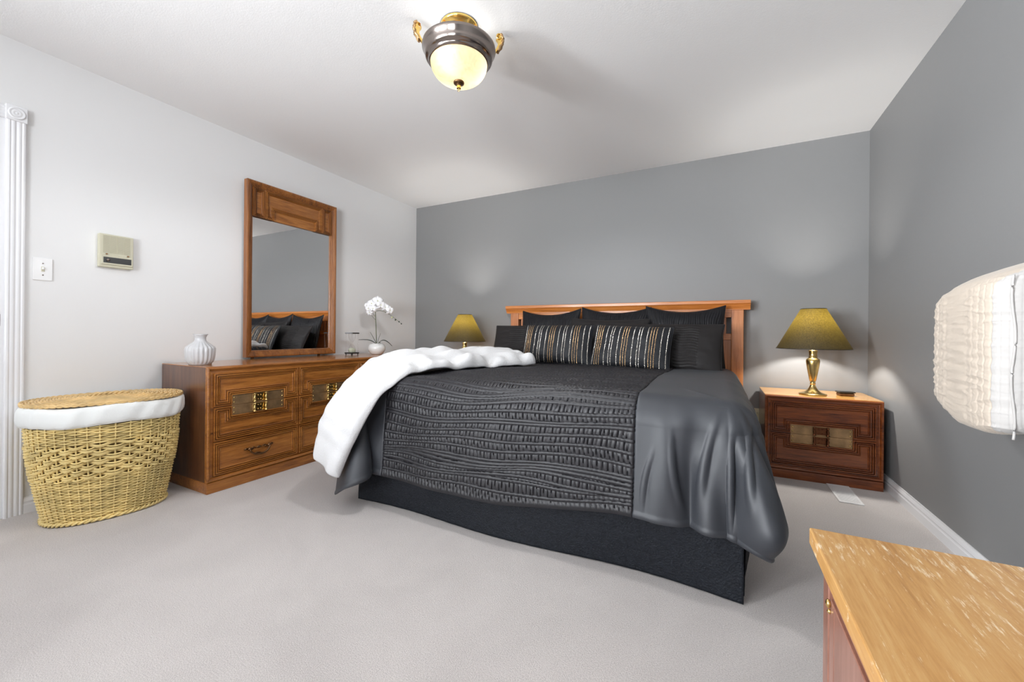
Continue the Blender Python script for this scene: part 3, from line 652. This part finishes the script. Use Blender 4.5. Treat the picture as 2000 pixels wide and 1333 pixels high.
# duvet: cloth laid over the mattress, hanging over foot and sides, pleated centre panel
def duvet_surface(sx, t, disp=True):
    """sx: world x measured on the cloth, t: distance from the head wall measured on the cloth"""
    XL, XR, TF = 1.445, 3.245, 1.965            # edges of the flat top; beyond them the cloth turns down
    R_ = .105
    exl = np.clip(XL-sx, 0, None); exr = np.clip(sx-XR, 0, None); ex = exl+exr; sg = np.where(sx > 2.3, 1.0, -1.0); ey = np.clip(t-TF, 0, None)
    d = np.hypot(ex, ey)+1e-9; nx = sg*ex/d; ny = ey/d
    right = sg > 0
    q = R_*PI/2
    dm = np.where(right, .46, .64); tl_ = np.where(right, .17, .22); kk = np.where(right, sm(2.75, 3.25, sx), 1.0)
    d2 = d*(1-kk)+kk*np.where(d > dm, dm+tl_*(1-np.exp(-(d-dm)/tl_)), d)      # the right corner is tucked up and rounded
    ang = np.arctan2(ex, ey+1e-9)
    per = np.where(ey > 0, np.clip(sx, XL, XR)+sg*ang*.30, np.clip(sx, XL, XR)+sg*(PI/2*.30+(TF-np.minimum(t, TF))))
    g = lambda c, w: np.exp(-((per-c)/w)**2)
    fl = .05+np.where(right, .31*sm(.0, .55, ang)*(1-.65*sm(.8, PI/2, ang)), .16*sm(0, .5, ang)*(1-.6*sm(1.0, PI/2, ang)))+.03
    fl = np.where((ex > 0) & (ey <= 0), np.where(right, .09, .12), fl)
    out = np.where(d2 < q, R_*np.sin(np.minimum(d2, q)/R_), R_+fl*(d2-q)); dn = np.where(d2 < q, R_*(1-np.cos(np.minimum(d2, q)/R_)), R_+(d2-q)*np.sqrt(1-fl*fl))
    hang = sm(0.03, .48, d2)
    wave = -.026*g(3.13, .030)+.016*g(3.19, .045)+.014*g(3.04, .05)-.030*g(3.335, .032)+.030*g(3.43, .07)-.026*g(3.54, .03)+.016*g(3.64, .06)-.020*g(3.76, .05)
    wave += .010*np.sin(per*6.1+.6)*(per < 3.0)+.004*np.sin(per*17+.4)
    wave += -.02*g(1.23, .05)+.02*g(1.12, .06)
    wave += np.where((per > 3.9), .014*np.sin((per-3.9)*13)+.007*np.sin((per-3.8)*31), 0)
    # soft diagonal drag lines of the satin towards the tucked corner
    diag = .006*np.sin((per-3.05)*24+d2*9)*sm(2.98, 3.08, per)*(1-sm(3.9, 4.1, per))+.003*np.sin((per-3.05)*57-d2*14)*sm(2.98, 3.08, per)*(1-sm(3.9, 4.1, per))
    tuck = np.where(right, .10*sm(.44, .60, d2)**1.5*sm(.05, .5, ang), 0)
    out = np.maximum(out+wave*hang+diag*sm(.02, .2, d2)-tuck, np.minimum(out, .060))
    # the left corner point hangs as an open flap
    flap = np.where(right | (ex <= 0) | (ey <= 0), 0, .62*(ang-PI/4)*np.sin(2*ang)*sm(.15, .60, d))
    X = np.clip(sx, XL, XR)+nx*out-np.cos(ang)*flap; Y = -(np.minimum(t, TF)+ny*out-np.sin(ang)*flap)
    Ztop = .704+.016*snoise(sx*.55, t*.5, 21, 2)*sm(0, .3, 2.1-np.minimum(t, 2.1))+.018*np.exp(-((sx-2.35)/.9)**4)*np.exp(-((t-1.5)/.5)**2)
    Z = Ztop-dn
    Z = np.maximum(Z, .008)
    return X, Y, Z, d2
def pleat_height(sx, t, x0, x1, t0, t1, seed=2):
    r = np.random.RandomState(seed); T_ = [t0+.012]
    while T_[-1] < t1-.015:
        u = r.rand(); T_.append(T_[-1]+(.038 if u < .50 else .026 if u < .75 else .013))
    T_ = np.array(T_[:-1]); nb = len(T_)
    h = np.zeros_like(sx); u = (sx-x0)/(x1-x0)
    lines = []
    for k, tk in enumerate(T_):
        w = .014*np.sin(u*5.2+tk*9)+.009*np.sin(u*11+tk*23)
        lines.append(tk+w*np.minimum(1, (k+1)/3)*np.minimum(1, (nb-k)/3)+.004*np.sin(u*9+k))
    prev = np.full_like(sx, t0)
    for k in range(nb+1):
        nxt = lines[k] if k < nb else np.full_like(sx, t1)
        wdt = nxt-prev; f = (t-prev)/np.maximum(wdt, .004); inb = (f >= 0) & (f < 1)
        ph = k*2.4; gth = np.sin(sx*2*PI/.019+ph+f*4.2*math.cos(k*1.7)+2.6*np.sin(sx*7+k)+1.2*np.sin(sx*31+k*3))+.45*np.sin(sx*2*PI/.0117+ph*2+f*3)
        h = h+np.where(inb, (.0015*gth*np.sqrt(np.clip(4*f*(1-f), 0, 1))+.0020*np.clip(4*f*(1-f), 0, 1))*np.clip(wdt/.035, .25, 1.2), 0)
        if k < nb:
            dd = (t-nxt); h = h+.0062*np.exp(-(dd/.0026)**2)-.0045*np.exp(-((dd-.0062)/.0028)**2)
        prev = nxt
    mask = sm(x0, x0+.012, sx)*(1-sm(x1-.008, x1, sx))
    return h*mask-.004*np.exp(-((sx-x1)/.004)**2)-.003*np.exp(-((sx-x0)/.004)**2)
sL, sR, tH, tE = .99, 3.68, .36, 2.47
ns_, nt_ = 660, 1050
sv = np.linspace(sL, sR, ns_)[:, None]+np.zeros((1, nt_)); tv = tH+(tE-tH)*np.linspace(0, 1, nt_)[None]+np.zeros((ns_, 1))
tEs = 2.545-.055*sm(2.3, 3.0, sv)+.01*np.sin(sv*4); tv2 = tH+(tEs-tH)*(tv-tH)/(tE-tH); tv2 = np.where(tv < 1.9, tv, 1.9+(tv-1.9)*(tEs-1.9)/(tE-1.9))
X, Y, Z, dd = duvet_surface(sv, tv2)
P = np.stack([X, Y, Z], -1); nr = normals(P)
if nr[ns_//2, 100, 2] < 0: nr = -nr
h = pleat_height(sv, tv, 1.60, 2.925, .5, tE-.008)
plain_ = 1-((sv > 1.59) & (sv < 2.93)).astype(float)
h = h+plain_*.0035*snoise(sv*2.2, tv*1.4, 31, 3)*sm(.1, .4, np.hypot(sv-2.9, tv-1.6))
for (a0_, b0_, a1_, b1_, w_, hh_) in [(3.00, 2.20, 2.96, 2.45, .007, .006), (3.06, 2.12, 3.10, 2.42, .008, .007), (3.22, 2.05, 3.16, 2.40, .009, .008), (3.27, 2.10, 3.32, 2.44, .010, .009), (3.34, 2.02, 3.42, 2.33, .009, .008), (3.30, 1.85, 3.50, 2.05, .008, .006), (3.08, 1.75, 3.24, 2.00, .012, .004), (3.33, 1.55, 3.52, 1.80, .009, .006)]:
    dx_, dy_ = a1_-a0_, b1_-b0_; LL = math.hypot(dx_, dy_); tt_ = ((sv-a0_)*dx_+(tv-b0_)*dy_)/LL**2; pp_ = ((sv-a0_)*dy_-(tv-b0_)*dx_)/LL+.012*np.sin(tt_*PI)
    h = h+hh_*np.exp(-(pp_/w_)**2)*sm(-.1, .5, tt_)*(1-sm(.6, 1.1, tt_))-.5*hh_*np.exp(-((pp_-2.2*w_)/(1.6*w_))**2)*sm(-.1, .5, tt_)*(1-sm(.6, 1.1, tt_))
h = h+.004*np.exp(-((tv-(tE-.01))/.010)**2)
h = h+.004*snoise(sv*1.1, tv*2.0, 41, 2)
P = P+nr*h[..., None]
P[..., 2] = np.maximum(P[..., 2], .010)
dv = biggrid('duvet', P, MAT['satin'])
dv.data.materials.append(MAT['pleat'])
mi = ((sv[:-1, :-1] > 1.60) & (sv[:-1, :-1] < 2.925)).astype(np.int32).reshape(-1)
if len(mi) == len(dv.data.polygons): dv.data.polygons.foreach_set('material_index', mi)
md = dv.modifiers.new('thick', 'SOLIDIFY'); md.thickness = .010; md.offset = -1
tag(dv, 'charcoal satin duvet with pintucked pleated centre panel spread over the bed', 'duvet')
# folded inner layers showing at the head end on the right
# ------------------------------------------------------------------ pillows
def pillow(name, w, h, th, loc, tilt, rz=0, roll=0, mat=None, kind='plain', seed=0, pinch=.06, sag=0.0, label='', group=None, cat='pillow'):
    n = 150; u = np.linspace(-1, 1, n)[:, None]+np.zeros((1, n)); v_ = u.T.copy()
    def side(sgn):
        ax = w/2*u*(1-pinch*(1-v_**2)*np.abs(u)**3); az = h/2*v_*(1-pinch*1.3*(1-u**2)*np.abs(v_)**3)
        prof = (np.clip(1-np.abs(u)**2.6, 0, 1)**.55)*(np.clip(1-np.abs(v_)**2.6, 0, 1)**.55)
        y = sgn*(-th/2)*prof*(1+.08*snoise(u*.6, v_*.6, seed+int(sgn), 2))
        az = az-sag*(1-u**2)*sm(-1, 1, v_)
        edge = np.clip(1-np.abs(u)**6, 0, 1)*np.clip(1-np.abs(v_)**6, 0, 1)
        hh = .004*snoise(u*1.5, v_*1.5, seed+5, 3)*edge
        if kind == 'pintuck':
            x_ = ax+.010*np.sin(v_*3+ax*8)+.006*np.sin(v_*7+ax*20); hh = hh+edge*(.0022*np.sin(x_*2*PI/.0165)+.0012*np.sin(x_*2*PI/.037+1))
        if kind in ('sham_l', 'sham_r'):
            s0 = .22 if kind == 'sham_l' else -.62; s1 = s0+.40
            mk = sm(s0, s0+.02, u)*(1-sm(s1-.02, s1, u)); zz = az+.004*np.sin(u*18+seed)
            hh = hh+edge*mk*(.0028*np.sin(zz*2*PI/.021)+.0016*np.sin(ax*2*PI/.014+zz*60))
        y = y-sgn*hh
        return np.stack([ax, y, az], -1)
    F = side(1.0); B = side(-1.0)[:, ::-1]
    m = MB(); m.grid(F); m.grid(B)
    # flange / seam cord
    e = np.concatenate([F[:, 0], F[-1, 1:], F[::-1, -1][1:], F[0, ::-1][1:-1]]); m.tube(e, .0035, 6, True)
    root = m.build(name, mat)
    root.rotation_euler = (-tilt, roll, rz); root.location = loc
    root.data.materials[0] = mat
    tag(root, label, cat, group)
    return root, F
tl = math.radians
for i, (x, z, rr, lab) in enumerate([(1.80, .945, -1, 'left one of three black pintucked square pillows against the headboard'), (2.405, .955, 1.0, 'middle one of three black pintucked square pillows against the headboard'), (2.965, .955, 0.5, 'right one of three black pintucked square pillows against the headboard')]):
    pillow('pillow', .60, .50, .13, (x, -.222, z), tl(13), tl(2*rr), tl(rr), MAT['bl_pillow'], 'pintuck', 10+i, .06, .035, lab, 'black square pillows along the headboard')
pillow('pillow_sham', .66, .42, .10, (2.375, -.347, .895), tl(17), 0, tl(1), MAT['sham'], 'plain', 24, .03, .01, 'charcoal sham peeking up in the middle behind the two striped pillows', None)
pillow('pillow_sham', .90, .38, .14, (1.81, -.475, .865), tl(24), tl(3), tl(-1), MAT['sham'], 'sham_r', 21, .03, .0, 'brownish charcoal sham with pleated band at the left, nearest the white throw', 'large charcoal shams')
pillow('pillow_sham', .84, .385, .14, (2.83, -.475, .870), tl(24), tl(-3), tl(1), MAT['sham'], 'sham_l', 27, .03, .0, 'charcoal sham with pleated band at the right side of bed', 'large charcoal shams')
def sequins(root, F, w, h, seed):
    r = np.random.RandomState(seed); n = F.shape[0]
    groups = [(-.93, 1, 0), (-.80, 3, 1), (-.60, 1, 0), (-.45, 2, 0), (-.27, 1, 0), (-.10, 3, 1), (.10, 1, 0), (.26, 2, 0), (.44, 1, 0), (.58, 3, 1), (.78, 1, 0), (.92, 1, 0)]
    for c, k, g in groups:
        for q in range(k):
            uu = c+(q-(k-1)/2)*.062; 
            fi = (uu+1)/2*(n-1); i0 = int(np.clip(fi, 0, n-2)); fr = fi-i0
            line = F[i0]*(1-fr)+F[i0+1]*fr; seg = np.linalg.norm(np.diff(line, axis=0), axis=1); cs = np.concatenate([[0], np.cumsum(seg)])
            dist = .008; mrow = MB()
            while dist < cs[-1]-.006:
                p = np.array([np.interp(dist, cs, line[:, a]) for a in range(3)]); L = .0062 if r.rand() < .8 else .004
                p2 = np.array([np.interp(dist+L, cs, line[:, a]) for a in range(3)]); mid = (p+p2)/2; tdir = (p2-p)/(np.linalg.norm(p2-p)+1e-9); jit = r.randn(3)*.0006
                sxv = np.array([1, 0, 0]); nn = np.cross(sxv, tdir); nn = nn if nn[1] < 0 else -nn
                o = mid+nn*.0018+jit; a_ = sxv*.0023; b_ = tdir*L*.45
                tw = r.randn()*.0006; d_ = nn*.0009
                mrow.add([o-a_-b_+d_*tw, o+a_-b_, o+a_+b_, o-a_+b_, o+nn*.0012], [(0, 1, 4), (1, 2, 4), (2, 3, 4), (3, 0, 4)])
                dist += L+.0022+(.003 if r.rand() < .08 else 0)
            mrow.build('sequin_row', MAT['seq_silver' if g == 0 else 'seq_gold'], root)
for i, (x, z, rr, ry, lab) in enumerate([(2.035, .875, 0, 3, 'black oblong pillow with sequin stripes, left of the striped pair'), (2.625, .868, 2, -4, 'black oblong pillow with sequin stripes, right of the striped pair')]):
    p, F = pillow('striped_pillow', .590, .335, .13, (x, -.625, z), tl(22), tl(ry), tl(rr), MAT['stripe_cloth'], 'plain', 50+i, .03, .0, lab, 'striped sequin pillows in front')
    sequins(p, F, .59, .335, 60+i)

# ------------------------------------------------------------------ white throw
def throw():
    # centre line rows: (left edge point, right edge point), from the head end down over the foot corner
    L_ = [(1.62, -.80, .775), (1.50, -1.00, .80), (1.40, -1.25, .80), (1.33, -1.50, .80), (1.28, -1.72, .80), (1.245, -1.86, .775), (1.215, -1.975, .69), (1.195, -2.055, .56), (1.18, -2.11, .42), (1.165, -2.15, .28)]
    R__ = [(2.02, -1.02, .745), (1.94, -1.20, .745), (1.84, -1.42, .745), (1.76, -1.62, .745), (1.705, -1.83, .745), (1.675, -1.99, .735), (1.640, -2.155, .640), (1.57, -2.21, .48), (1.50, -2.235, .34), (1.445, -2.255, .195)]
    L_ = np.array(L_); R__ = np.array(R__)
    def res(a, n):
        seg = np.concatenate([[0], np.cumsum(np.linalg.norm(np.diff(a, axis=0), axis=1))]); seg /= seg[-1]
        t = np.linspace(0, 1, n); o = np.stack([np.interp(t, seg, a[:, k]) for k in range(3)], 1)
        for _ in range(40): o[1:-1] = (o[:-2]+2*o[1:-1]+o[2:])/4
        return o
    n, mm = 320, 160; A = res(L_, n); B = res(R__, n)
    u = np.linspace(0, 1, mm)[None, :, None]; t = np.linspace(0, 1, n)[:, None, None]
    P = A[:, None]*(1-u)+B[:, None]*u
    # bulge outward from the bed centre
    up_w = 1-sm(.50, .70, t)
    arch = np.sin(PI*u)**.7
    P = P+arch*up_w*np.array([-.0, .0, .060])+arch*(1-up_w)*np.array([-.035, -.065, .02])
    return P, u[..., 0]+0*t[..., 0], t[..., 0]+0*u[..., 0]
P, uu, tt = throw(); nr = normals(P)
if nr[20, 80, 2] < 0: nr = -nr
topw = 1-sm(.5, .7, tt)
h = .016*snoise(uu*1.3, tt*3.2, 71, 3)+topw*(.012*np.sin(uu*22+3*np.sin(tt*9))*sm(0, .1, uu)+.010*np.sin(tt*31+uu*5))
h = h+(1-topw)*(.012*np.sin(uu*11+tt*3+1)+.0018*np.sin(tt*2*PI/.052))
# bunches gathered along the bed-side edge
bunch = np.exp(-((uu-.93)/.08)**2)*topw; h = h+bunch*(.018+.016*np.sin(tt*42+1)+.010*np.sin(tt*77))
ed = np.minimum(np.minimum(uu, 1-uu)/.05, np.minimum(tt, 1-tt)/.03); h = h-.018*(1-np.clip(ed, 0, 1))**2
P = P+nr*h[..., None]
tw = biggrid('throw_blanket', P, MAT['plush']); md = tw.modifiers.new('thick', 'SOLIDIFY'); md.thickness = .022; md.offset = -.2
tag(tw, 'white plush throw draped over the left foot corner of the bed', 'blanket')

# ------------------------------------------------------------------ table lamps
def table_lamp(loc, label):
    t = empty('table_lamp', loc, 0, label, 'lamp', 'pair of brass table lamps')
    pr = [(0, 0), (.076, 0), (.080, .004), (.078, .008), (.068, .012), (.050, .018), (.034, .030), (.022, .048), (.015, .066), (.0145, .072), (.018, .076), (.016, .080), (.014, .084), (.020, .100), (.029, .150), (.037, .200), (.040, .228), (.038, .243), (.028, .250), (.024, .254), (.026, .258), (.0235, .262), (.023, .280), (.026, .300), (.026, .304), (.012, .306), (.010, .318), (0, .318)]
    MB().lathe(pr, n=48).build('base', MAT['brass'], t)
    MB().lathe([(.013, .318), (.014, .35), (.012, .365), (0, .365)], n=20).build('socket', MAT['brass'], t)
    sh = MB().lathe([(.213, .316), (.072, .590)], n=96, cap=False).build('lampshade', MAT['shade'], t)
    a = np.arange(96)*2*PI/96
    for r, z in ((.2135, .316), (.0725, .590)): MB().tube(np.stack([r*np.cos(a), r*np.sin(a), 0*a+z], 1), .0022, 6, True).build('trim_cord', MAT['black'], sh)
    m = MB()
    for k in range(3): an = k*2*PI/3; m.tube([(0, 0, .572), (.071*math.cos(an), .071*math.sin(an), .586)], .0015, 6)
    m.tube([(0, 0, .52), (0, 0, .575)], .002, 6)
    th_ = np.linspace(-PI/2, PI/2, 24)
    m.tube(np.stack([.040*np.cos(th_), 0*th_, .445+.085*np.sin(th_)], 1), .0015, 6); m.tube(np.stack([-.040*np.cos(th_), 0*th_, .445+.085*np.sin(th_)], 1), .0015, 6)
    m.build('shade_harp', MAT['brass'], t)
    MB().lathe([(.012, .366), (.014, .385), (.027, .455), (.030, .475), (.025, .50), (0, .512)], n=20).build('light_bulb', MAT['bulb_glass'], t)
    point('lamp_light', (loc[0], loc[1], loc[2]+.480), LAMP_W, (1.0, .97, .92), .034)
    return t
m_, nt_m, b_ = new_mat('frosted_bulb_glass'); tr = N(nt_m, 'ShaderNodeBsdfTransparent'); em = N(nt_m, 'ShaderNodeEmission'); em.inputs['Strength'].default_value = 3; em.inputs['Color'].default_value = (1, .9, .7, 1)
ad_ = N(nt_m, 'ShaderNodeAddShader'); nt_m.links.new(tr.outputs[0], ad_.inputs[0]); nt_m.links.new(em.outputs[0], ad_.inputs[1]); nt_m.links.new(ad_.outputs[0], nt_m.nodes['Material Output'].inputs['Surface'])
MAT['bulb_glass'] = m_
LAMP_W = 26.0
table_lamp((3.797, -.318, .5590), 'brass table lamp with olive cone shade on the right nightstand')
table_lamp((.903, -.290, .5590), 'brass table lamp with olive cone shade left of the bed, beyond the white throw')
# small trinket box
tb = empty('trinket_box', (3.985, -.270, .5592), tl(12), 'small dark lidded trinket dish beside the lamp on the nightstand', 'trinket box')
MB().box(-.042, .042, -.028, .028, .0, .020, .007, 3).build('box', MAT['bronze'], tb)
MB().box(-.046, .046, -.032, .032, .021, .030, .004, 2).build('lid', MAT['black'], tb)

# ------------------------------------------------------------------ outlet, vent
ou = empty('wall_outlet', (3.487, 0, .325), 0, 'ivory wall outlet low on grey wall between bed and nightstand', 'outlet')
MB().box(-.037, .037, -.006, 0, -.060, .060, .002, 2).build('cover_plate', MAT['ivory'], ou)
for zz in (-.021, .021):
    s_ = MB().box(-.016, .016, -.009, -.005, zz-.014, zz+.014, .003, 2).build('socket', MAT['ivory'], ou)
    MB().box(-.007, -.005, -.0095, -.008, zz-.002, zz+.008).box(.005, .007, -.0095, -.008, zz-.002, zz+.007).build('slots', MAT['black'], s_)
vt = empty('floor_vent', (3.906, -.615, 0), tl(0), 'white metal floor vent in the carpet in front of the nightstand', 'vent')
m = MB(); 
for a in (-.058, .046): m.box(a, a+.012, -.165, .165, 0, .006, .0015, 1)
for a in (-.165, .150): m.box(-.048, .048, a, a+.015, 0, .006, .0015, 1)
m.build('frame', MAT['vent'], vt)
MB().box(-.047, .047, -.150, .150, .0005, .0015).build('well', MAT['vent'], vt)
m = MB()
for k in range(26): y = -.147+k*.0115; m.box(-.047, .047, y, y+.0065, .0018, .0048)
m.build('louvres', MAT['vent'], vt)

# ------------------------------------------------------------------ ceiling lamp
cl_ = empty('ceiling_light', (2.093, -2.118, RH), 0, 'gold and pewter ceiling light with glowing glass bowl and two scrolls', 'ceiling light')
MB().lathe([(0, -.0005), (.088, -.0005), (.090, -.006), (.086, -.014), (.076, -.018), (.074, -.026), (.066, -.030), (.058, -.031), (.052, -.040), (.038, -.044), (.018, -.050), (.012, -.062), (.012, -.085), (0, -.085)], n=56).build('canopy', MAT['gold'], cl_)
MB().lathe([(.012, -.08), (.010, -.10), (.010, -.30)], n=16, cap=False).build('centre_rod', MAT['gold'], cl_)
k_ = .86
MB().lathe([(r*k_, z) for r, z in [(.182, -.108), (.196, -.104), (.203, -.108), (.204, -.116), (.196, -.126), (.188, -.146), (.186, -.158), (.180, -.164), (.172, -.166), (.168, -.173), (.164, -.180), (.156, -.184), (.152, -.180), (.160, -.168), (.176, -.146), (.182, -.108)]], n=96, cap=False).build('rim', MAT['pewter'], cl_)
bw = []
for t in np.linspace(0, 1, 20):
    a = t*PI/2; bw.append((.136*math.cos(a)**.75 if t < 1 else 0.0, -.177-.093*math.sin(a)))
MB().lathe(bw, n=80, cap=False).build('glass_bowl', MAT['bowl'], cl_)
fn = MB().lathe([(0, -.264), (.020, -.265), (.026, -.270), (.025, -.276), (.016, -.279), (.012, -.281), (.011, -.287), (.006, -.289), (.0045, -.301), (0, -.301)], n=28).build('finial', MAT['bronze'], cl_)
a = np.linspace(0, 2*PI, 24); MB().tube(np.stack([.006*np.cos(a), 0*a, -.307+.006*np.sin(a)], 1), .0016, 6).build('pull_ring', MAT['gold'], fn)
def scroll(ang):
    # cast side strap rising from the rim, swelling outwards and curling back in at the top
    c_, s_ = math.cos(ang), math.sin(ang); Rm = np.array([[c_, -s_, 0], [s_, c_, 0], [0, 0, 1]])
    outer = bez([(.166, -.112), (.190, -.108), (.222, -.085), (.226, -.040), (.206, -.020), (.184, -.030)], 26)
    inner = bez([(.184, -.030), (.196, -.026), (.204, -.038), (.198, -.052), (.184, -.052), (.180, -.042)], 14)[1:]
    back = bez([(.180, -.042), (.190, -.060), (.200, -.066), (.186, -.092), (.166, -.104)], 14)[1:]
    for q_ in (outer, inner, back): q_[:, 0] = .166+(q_[:, 0]-.166)*.9; q_[:, 1] += .016*np.clip((q_[:, 0]-.166)/.03, 0, 1)
    pl = [tuple(q) for q in np.concatenate([outer, inner, back])]
    m = MB().prism(pl, 1, -.009, .009).xf(Rm); o = m.build('scroll', MAT['gold'], cl_)
    spi = []
    for t in np.linspace(0, 1, 40):
        a_ = t*2*PI*1.4; r = .017*(1-.8*t); spi.append((.193+r*math.cos(a_), -.011, -.028+r*math.sin(a_)))
    MB().tube(spi, .0032, 6).xf(Rm).build('spiral_bead', MAT['gold'], o)
    m = MB(); oo = outer[4:22]
    for q in range(3):
        off = (q-1)*.010; m.tube(np.stack([oo[:, 0]+.003+.0025*np.sin(np.arange(len(oo))*1.3+q), off+0*oo[:, 0], oo[:, 1]], 1), .0062, 8)
    m.xf(Rm).build('leaf_ornament', MAT['plate'], o)
for an in (.67, .67+PI): scroll(an)
for k in range(3):
    an = k*2*PI/3+.6; bx, by = .072*math.cos(an), .085*math.sin(an)
    MB().lathe([(0, -.140), (.012, -.140), (.013, -.155), (.022, -.178), (.024, -.195), (.018, -.212), (0, -.218)], (bx, by, 0), 18).build('light_bulb', MAT['bulb_glass'], cl_)
    MB().lathe([(.015, -.125), (.015, -.150), (0, -.150)], (bx, by, 0), 14).tube([(0, 0, -.125), (bx, by, -.127)], .004, 6).build('socket', MAT['gold'], cl_)
    point('ceiling_bulb', (2.093+bx, -2.118+by, RH-.200), .40, (1.0, .96, .90), .022)
    point('ceiling_glow_fill', (2.093+bx*.8, -2.118+by*.8, RH-.098), .40, (1.0, .96, .90), .018)  # extra light above the pan, added for the glow on the ceiling
MB().lathe([(0, -.112), (.135, -.112), (.140, -.116), (.135, -.120), (0, -.120)], n=48).build('light_block_pan', MAT['gold'], cl_)  # unseen pan added above the bulbs to block their upward light
l = bpy.data.lights.new('ceiling_lamp_glow', 'SPOT'); l.energy = 38; l.color = (.97, .985, 1.0); l.spot_size = math.radians(178); l.spot_blend = .25; l.shadow_soft_size = .09  # spot added below the bowl, which passes too little light itself
lo = bpy.data.objects.new('ceiling_lamp_glow', l); COL.objects.link(lo); lo.location = (2.093, -2.118, RH-.40)

# ------------------------------------------------------------------ foreground cabinet
cb = empty('wooden_cabinet', (3.374, -2.781, 0), 0, 'cropped low cabinet with worn scratched honey oak top at lower right', 'cabinet')
cwid, clen, ch = .765, 1.25, .60
MB().box(0, cwid, -clen, 0, ch-.030, ch, .0025, 2).build('top_board', MAT['worn'], cb)
MB().box(.030, cwid-.01, -clen+.03, -.028, .05, ch-.031, .002, 1).build('carcass', MAT['chest_dark'], cb)
for xa, xb in ((.018, .045), (cwid-.05, cwid-.012)):
    for ya, yb in ((-.058, -.022), (-clen+.02, -clen+.055)): MB().box(xa, xb, ya, yb, 0, ch-.031, .002, 1).build('corner_post', MAT['chest'], cb)
MB().box(.020, .031, -clen+.055, -.075, ch-.082, ch-.031, .001, 1).build('apron', MAT['chest'], cb)
for k in range(4):
    y1 = -.078-k*.285; y0 = max(y1-.281, -clen+.057); dd_ = MB().box(.016, .030, y0, y1, .07, ch-.0835, .0012, 1).box(.0155, .0165, y1-.030, y1-.029, .07, ch-.084)
    dd_ = dd_.build('door', MAT['chest'], cb)
    MB().sphere((.013, y1-.006, ch-.090), .006, 12, (.7, 1, 1.2)).sphere((.015, y1-.006, ch-.103), .004, 8).build('hinge_knob', MAT['brass'], dd_)
MB().box(.03, cwid-.012, -clen+.04, -.04, 0.0, .05).build('base', MAT['chest_dark'], cb)

# ------------------------------------------------------------------ quilted bag on the right wall
qb = empty('quilted_bag', (RW, -1.80, .90), 0, 'cream quilted fabric bag with white strap hanging on the right grey wall', 'bag')
def qsurf(nu, nv, seed):
    # closed pillow-box: angle u round the vertical axis, v height
    u = np.linspace(0, 2*PI, nu, endpoint=False)[:, None]+np.zeros((1, nv)); v = np.linspace(-1, 1, nv)[None]+np.zeros((nu, 1))
    hx, hy = .112, .215
    e = .42; cx = np.sign(np.cos(u))*np.abs(np.cos(u))**e; sy = np.sign(np.sin(u))*np.abs(np.sin(u))**e
    cap_ = np.clip(1-np.abs(v)**14, 0, 1)**.42
    z = .250*np.sign(v)*np.abs(v)**.85
    x = -hx-.004+hx*cx*cap_; y = hy*sy*cap_
    # top rises towards the wall, bottom swings up at the wall and at the far end
    tw = (x+2*hx)/(2*hx)      # 0 at the front, 1 at the wall
    z = z+sm(0, 1, v)*.085*tw-sm(0, 1, -v)*(-.05*tw-.06*sm(-.02, .21, y)**1.0)
    z = z-sm(0, 1, v)*.030*sm(0, .2, y)
    P = np.stack([x, y, z], -1); return P, u, v
P, u, v = qsurf(420, 300, 1); nr = np.cross(np.roll(P, -1, 0)-np.roll(P, 1, 0), np.gradient(P, axis=1)); nr /= np.linalg.norm(nr, axis=2, keepdims=True)+1e-9
if nr[210, 150, 0] > 0: nr = -nr
arc = np.arctan2(P[..., 1], P[..., 0]+.112)*.2
s1 = P[..., 1]+P[..., 0]; 
wr = np.abs(snoise(s1*6, P[..., 2]*13, 80, 2))**.7*.0055+.0024*snoise(s1*14, P[..., 2]*30, 82, 3)
ql = -.0020*np.exp(-((((P[..., 1]*1.0-P[..., 0])/.028) % 1)-.5)**2/.012)
edg = np.clip(1-np.abs(v)**12, 0, 1)
keep = sm(-.008, -.03, P[..., 0])*edg
side = (P[..., 1] < -.20) | ((P[..., 1] < -.10) & (P[..., 0] > -.2) & (nr[..., 1] < -.5))
h = (-wr+.006+ql)*keep; h = np.where(nr[..., 1] < -.5, h*.6, h)
P = P+nr*h[..., None]; P[..., 0] = np.minimum(P[..., 0], -.003)
qm = biggrid('bag_body', P, MAT['quilt'], qb, True)
qm.data.materials.append(MAT['quilt_w'])
mi = ((nr[:, :-1, 1] < -.35) | (P[:, :-1, 2] < -.235)).astype(np.int32).reshape(-1)
if len(mi) == len(qm.data.polygons): qm.data.polygons.foreach_set('material_index', mi)
def seam(fy, fx, z0, z1, r, name, mat, amp=.0):
    z = np.linspace(z0, z1, 60); m = MB().tube(np.stack([fx+amp*np.sin(z*20), fy+0*z, z], 1), r, 8); return m.build(name, mat, qb)
zt = np.linspace(-.235, .245, 80)
MB().tube(np.stack([-.190+.004*np.sin(zt*25), -.2135-.0*zt, zt], 1), .0032, 6).build('seam_piping', MAT['quilt_w'], qb)
sp = bez([(-.150, -.214, .285), (-.150, -.232, .18), (-.150, -.226, .05), (-.120, -.226, -.03), (-.085, -.222, -.09), (-.03, -.218, -.13)], 60)
G = np.stack([sp+np.array([-.009, 0, 0]), sp+np.array([-.004, -.003, 0]), sp+np.array([.004, -.003, 0]), sp+np.array([.009, 0, 0])], 1)
o = MB().grid(G).build('strap', MAT['tape'], qb); md = o.modifiers.new('thick', 'SOLIDIFY'); md.thickness = .003
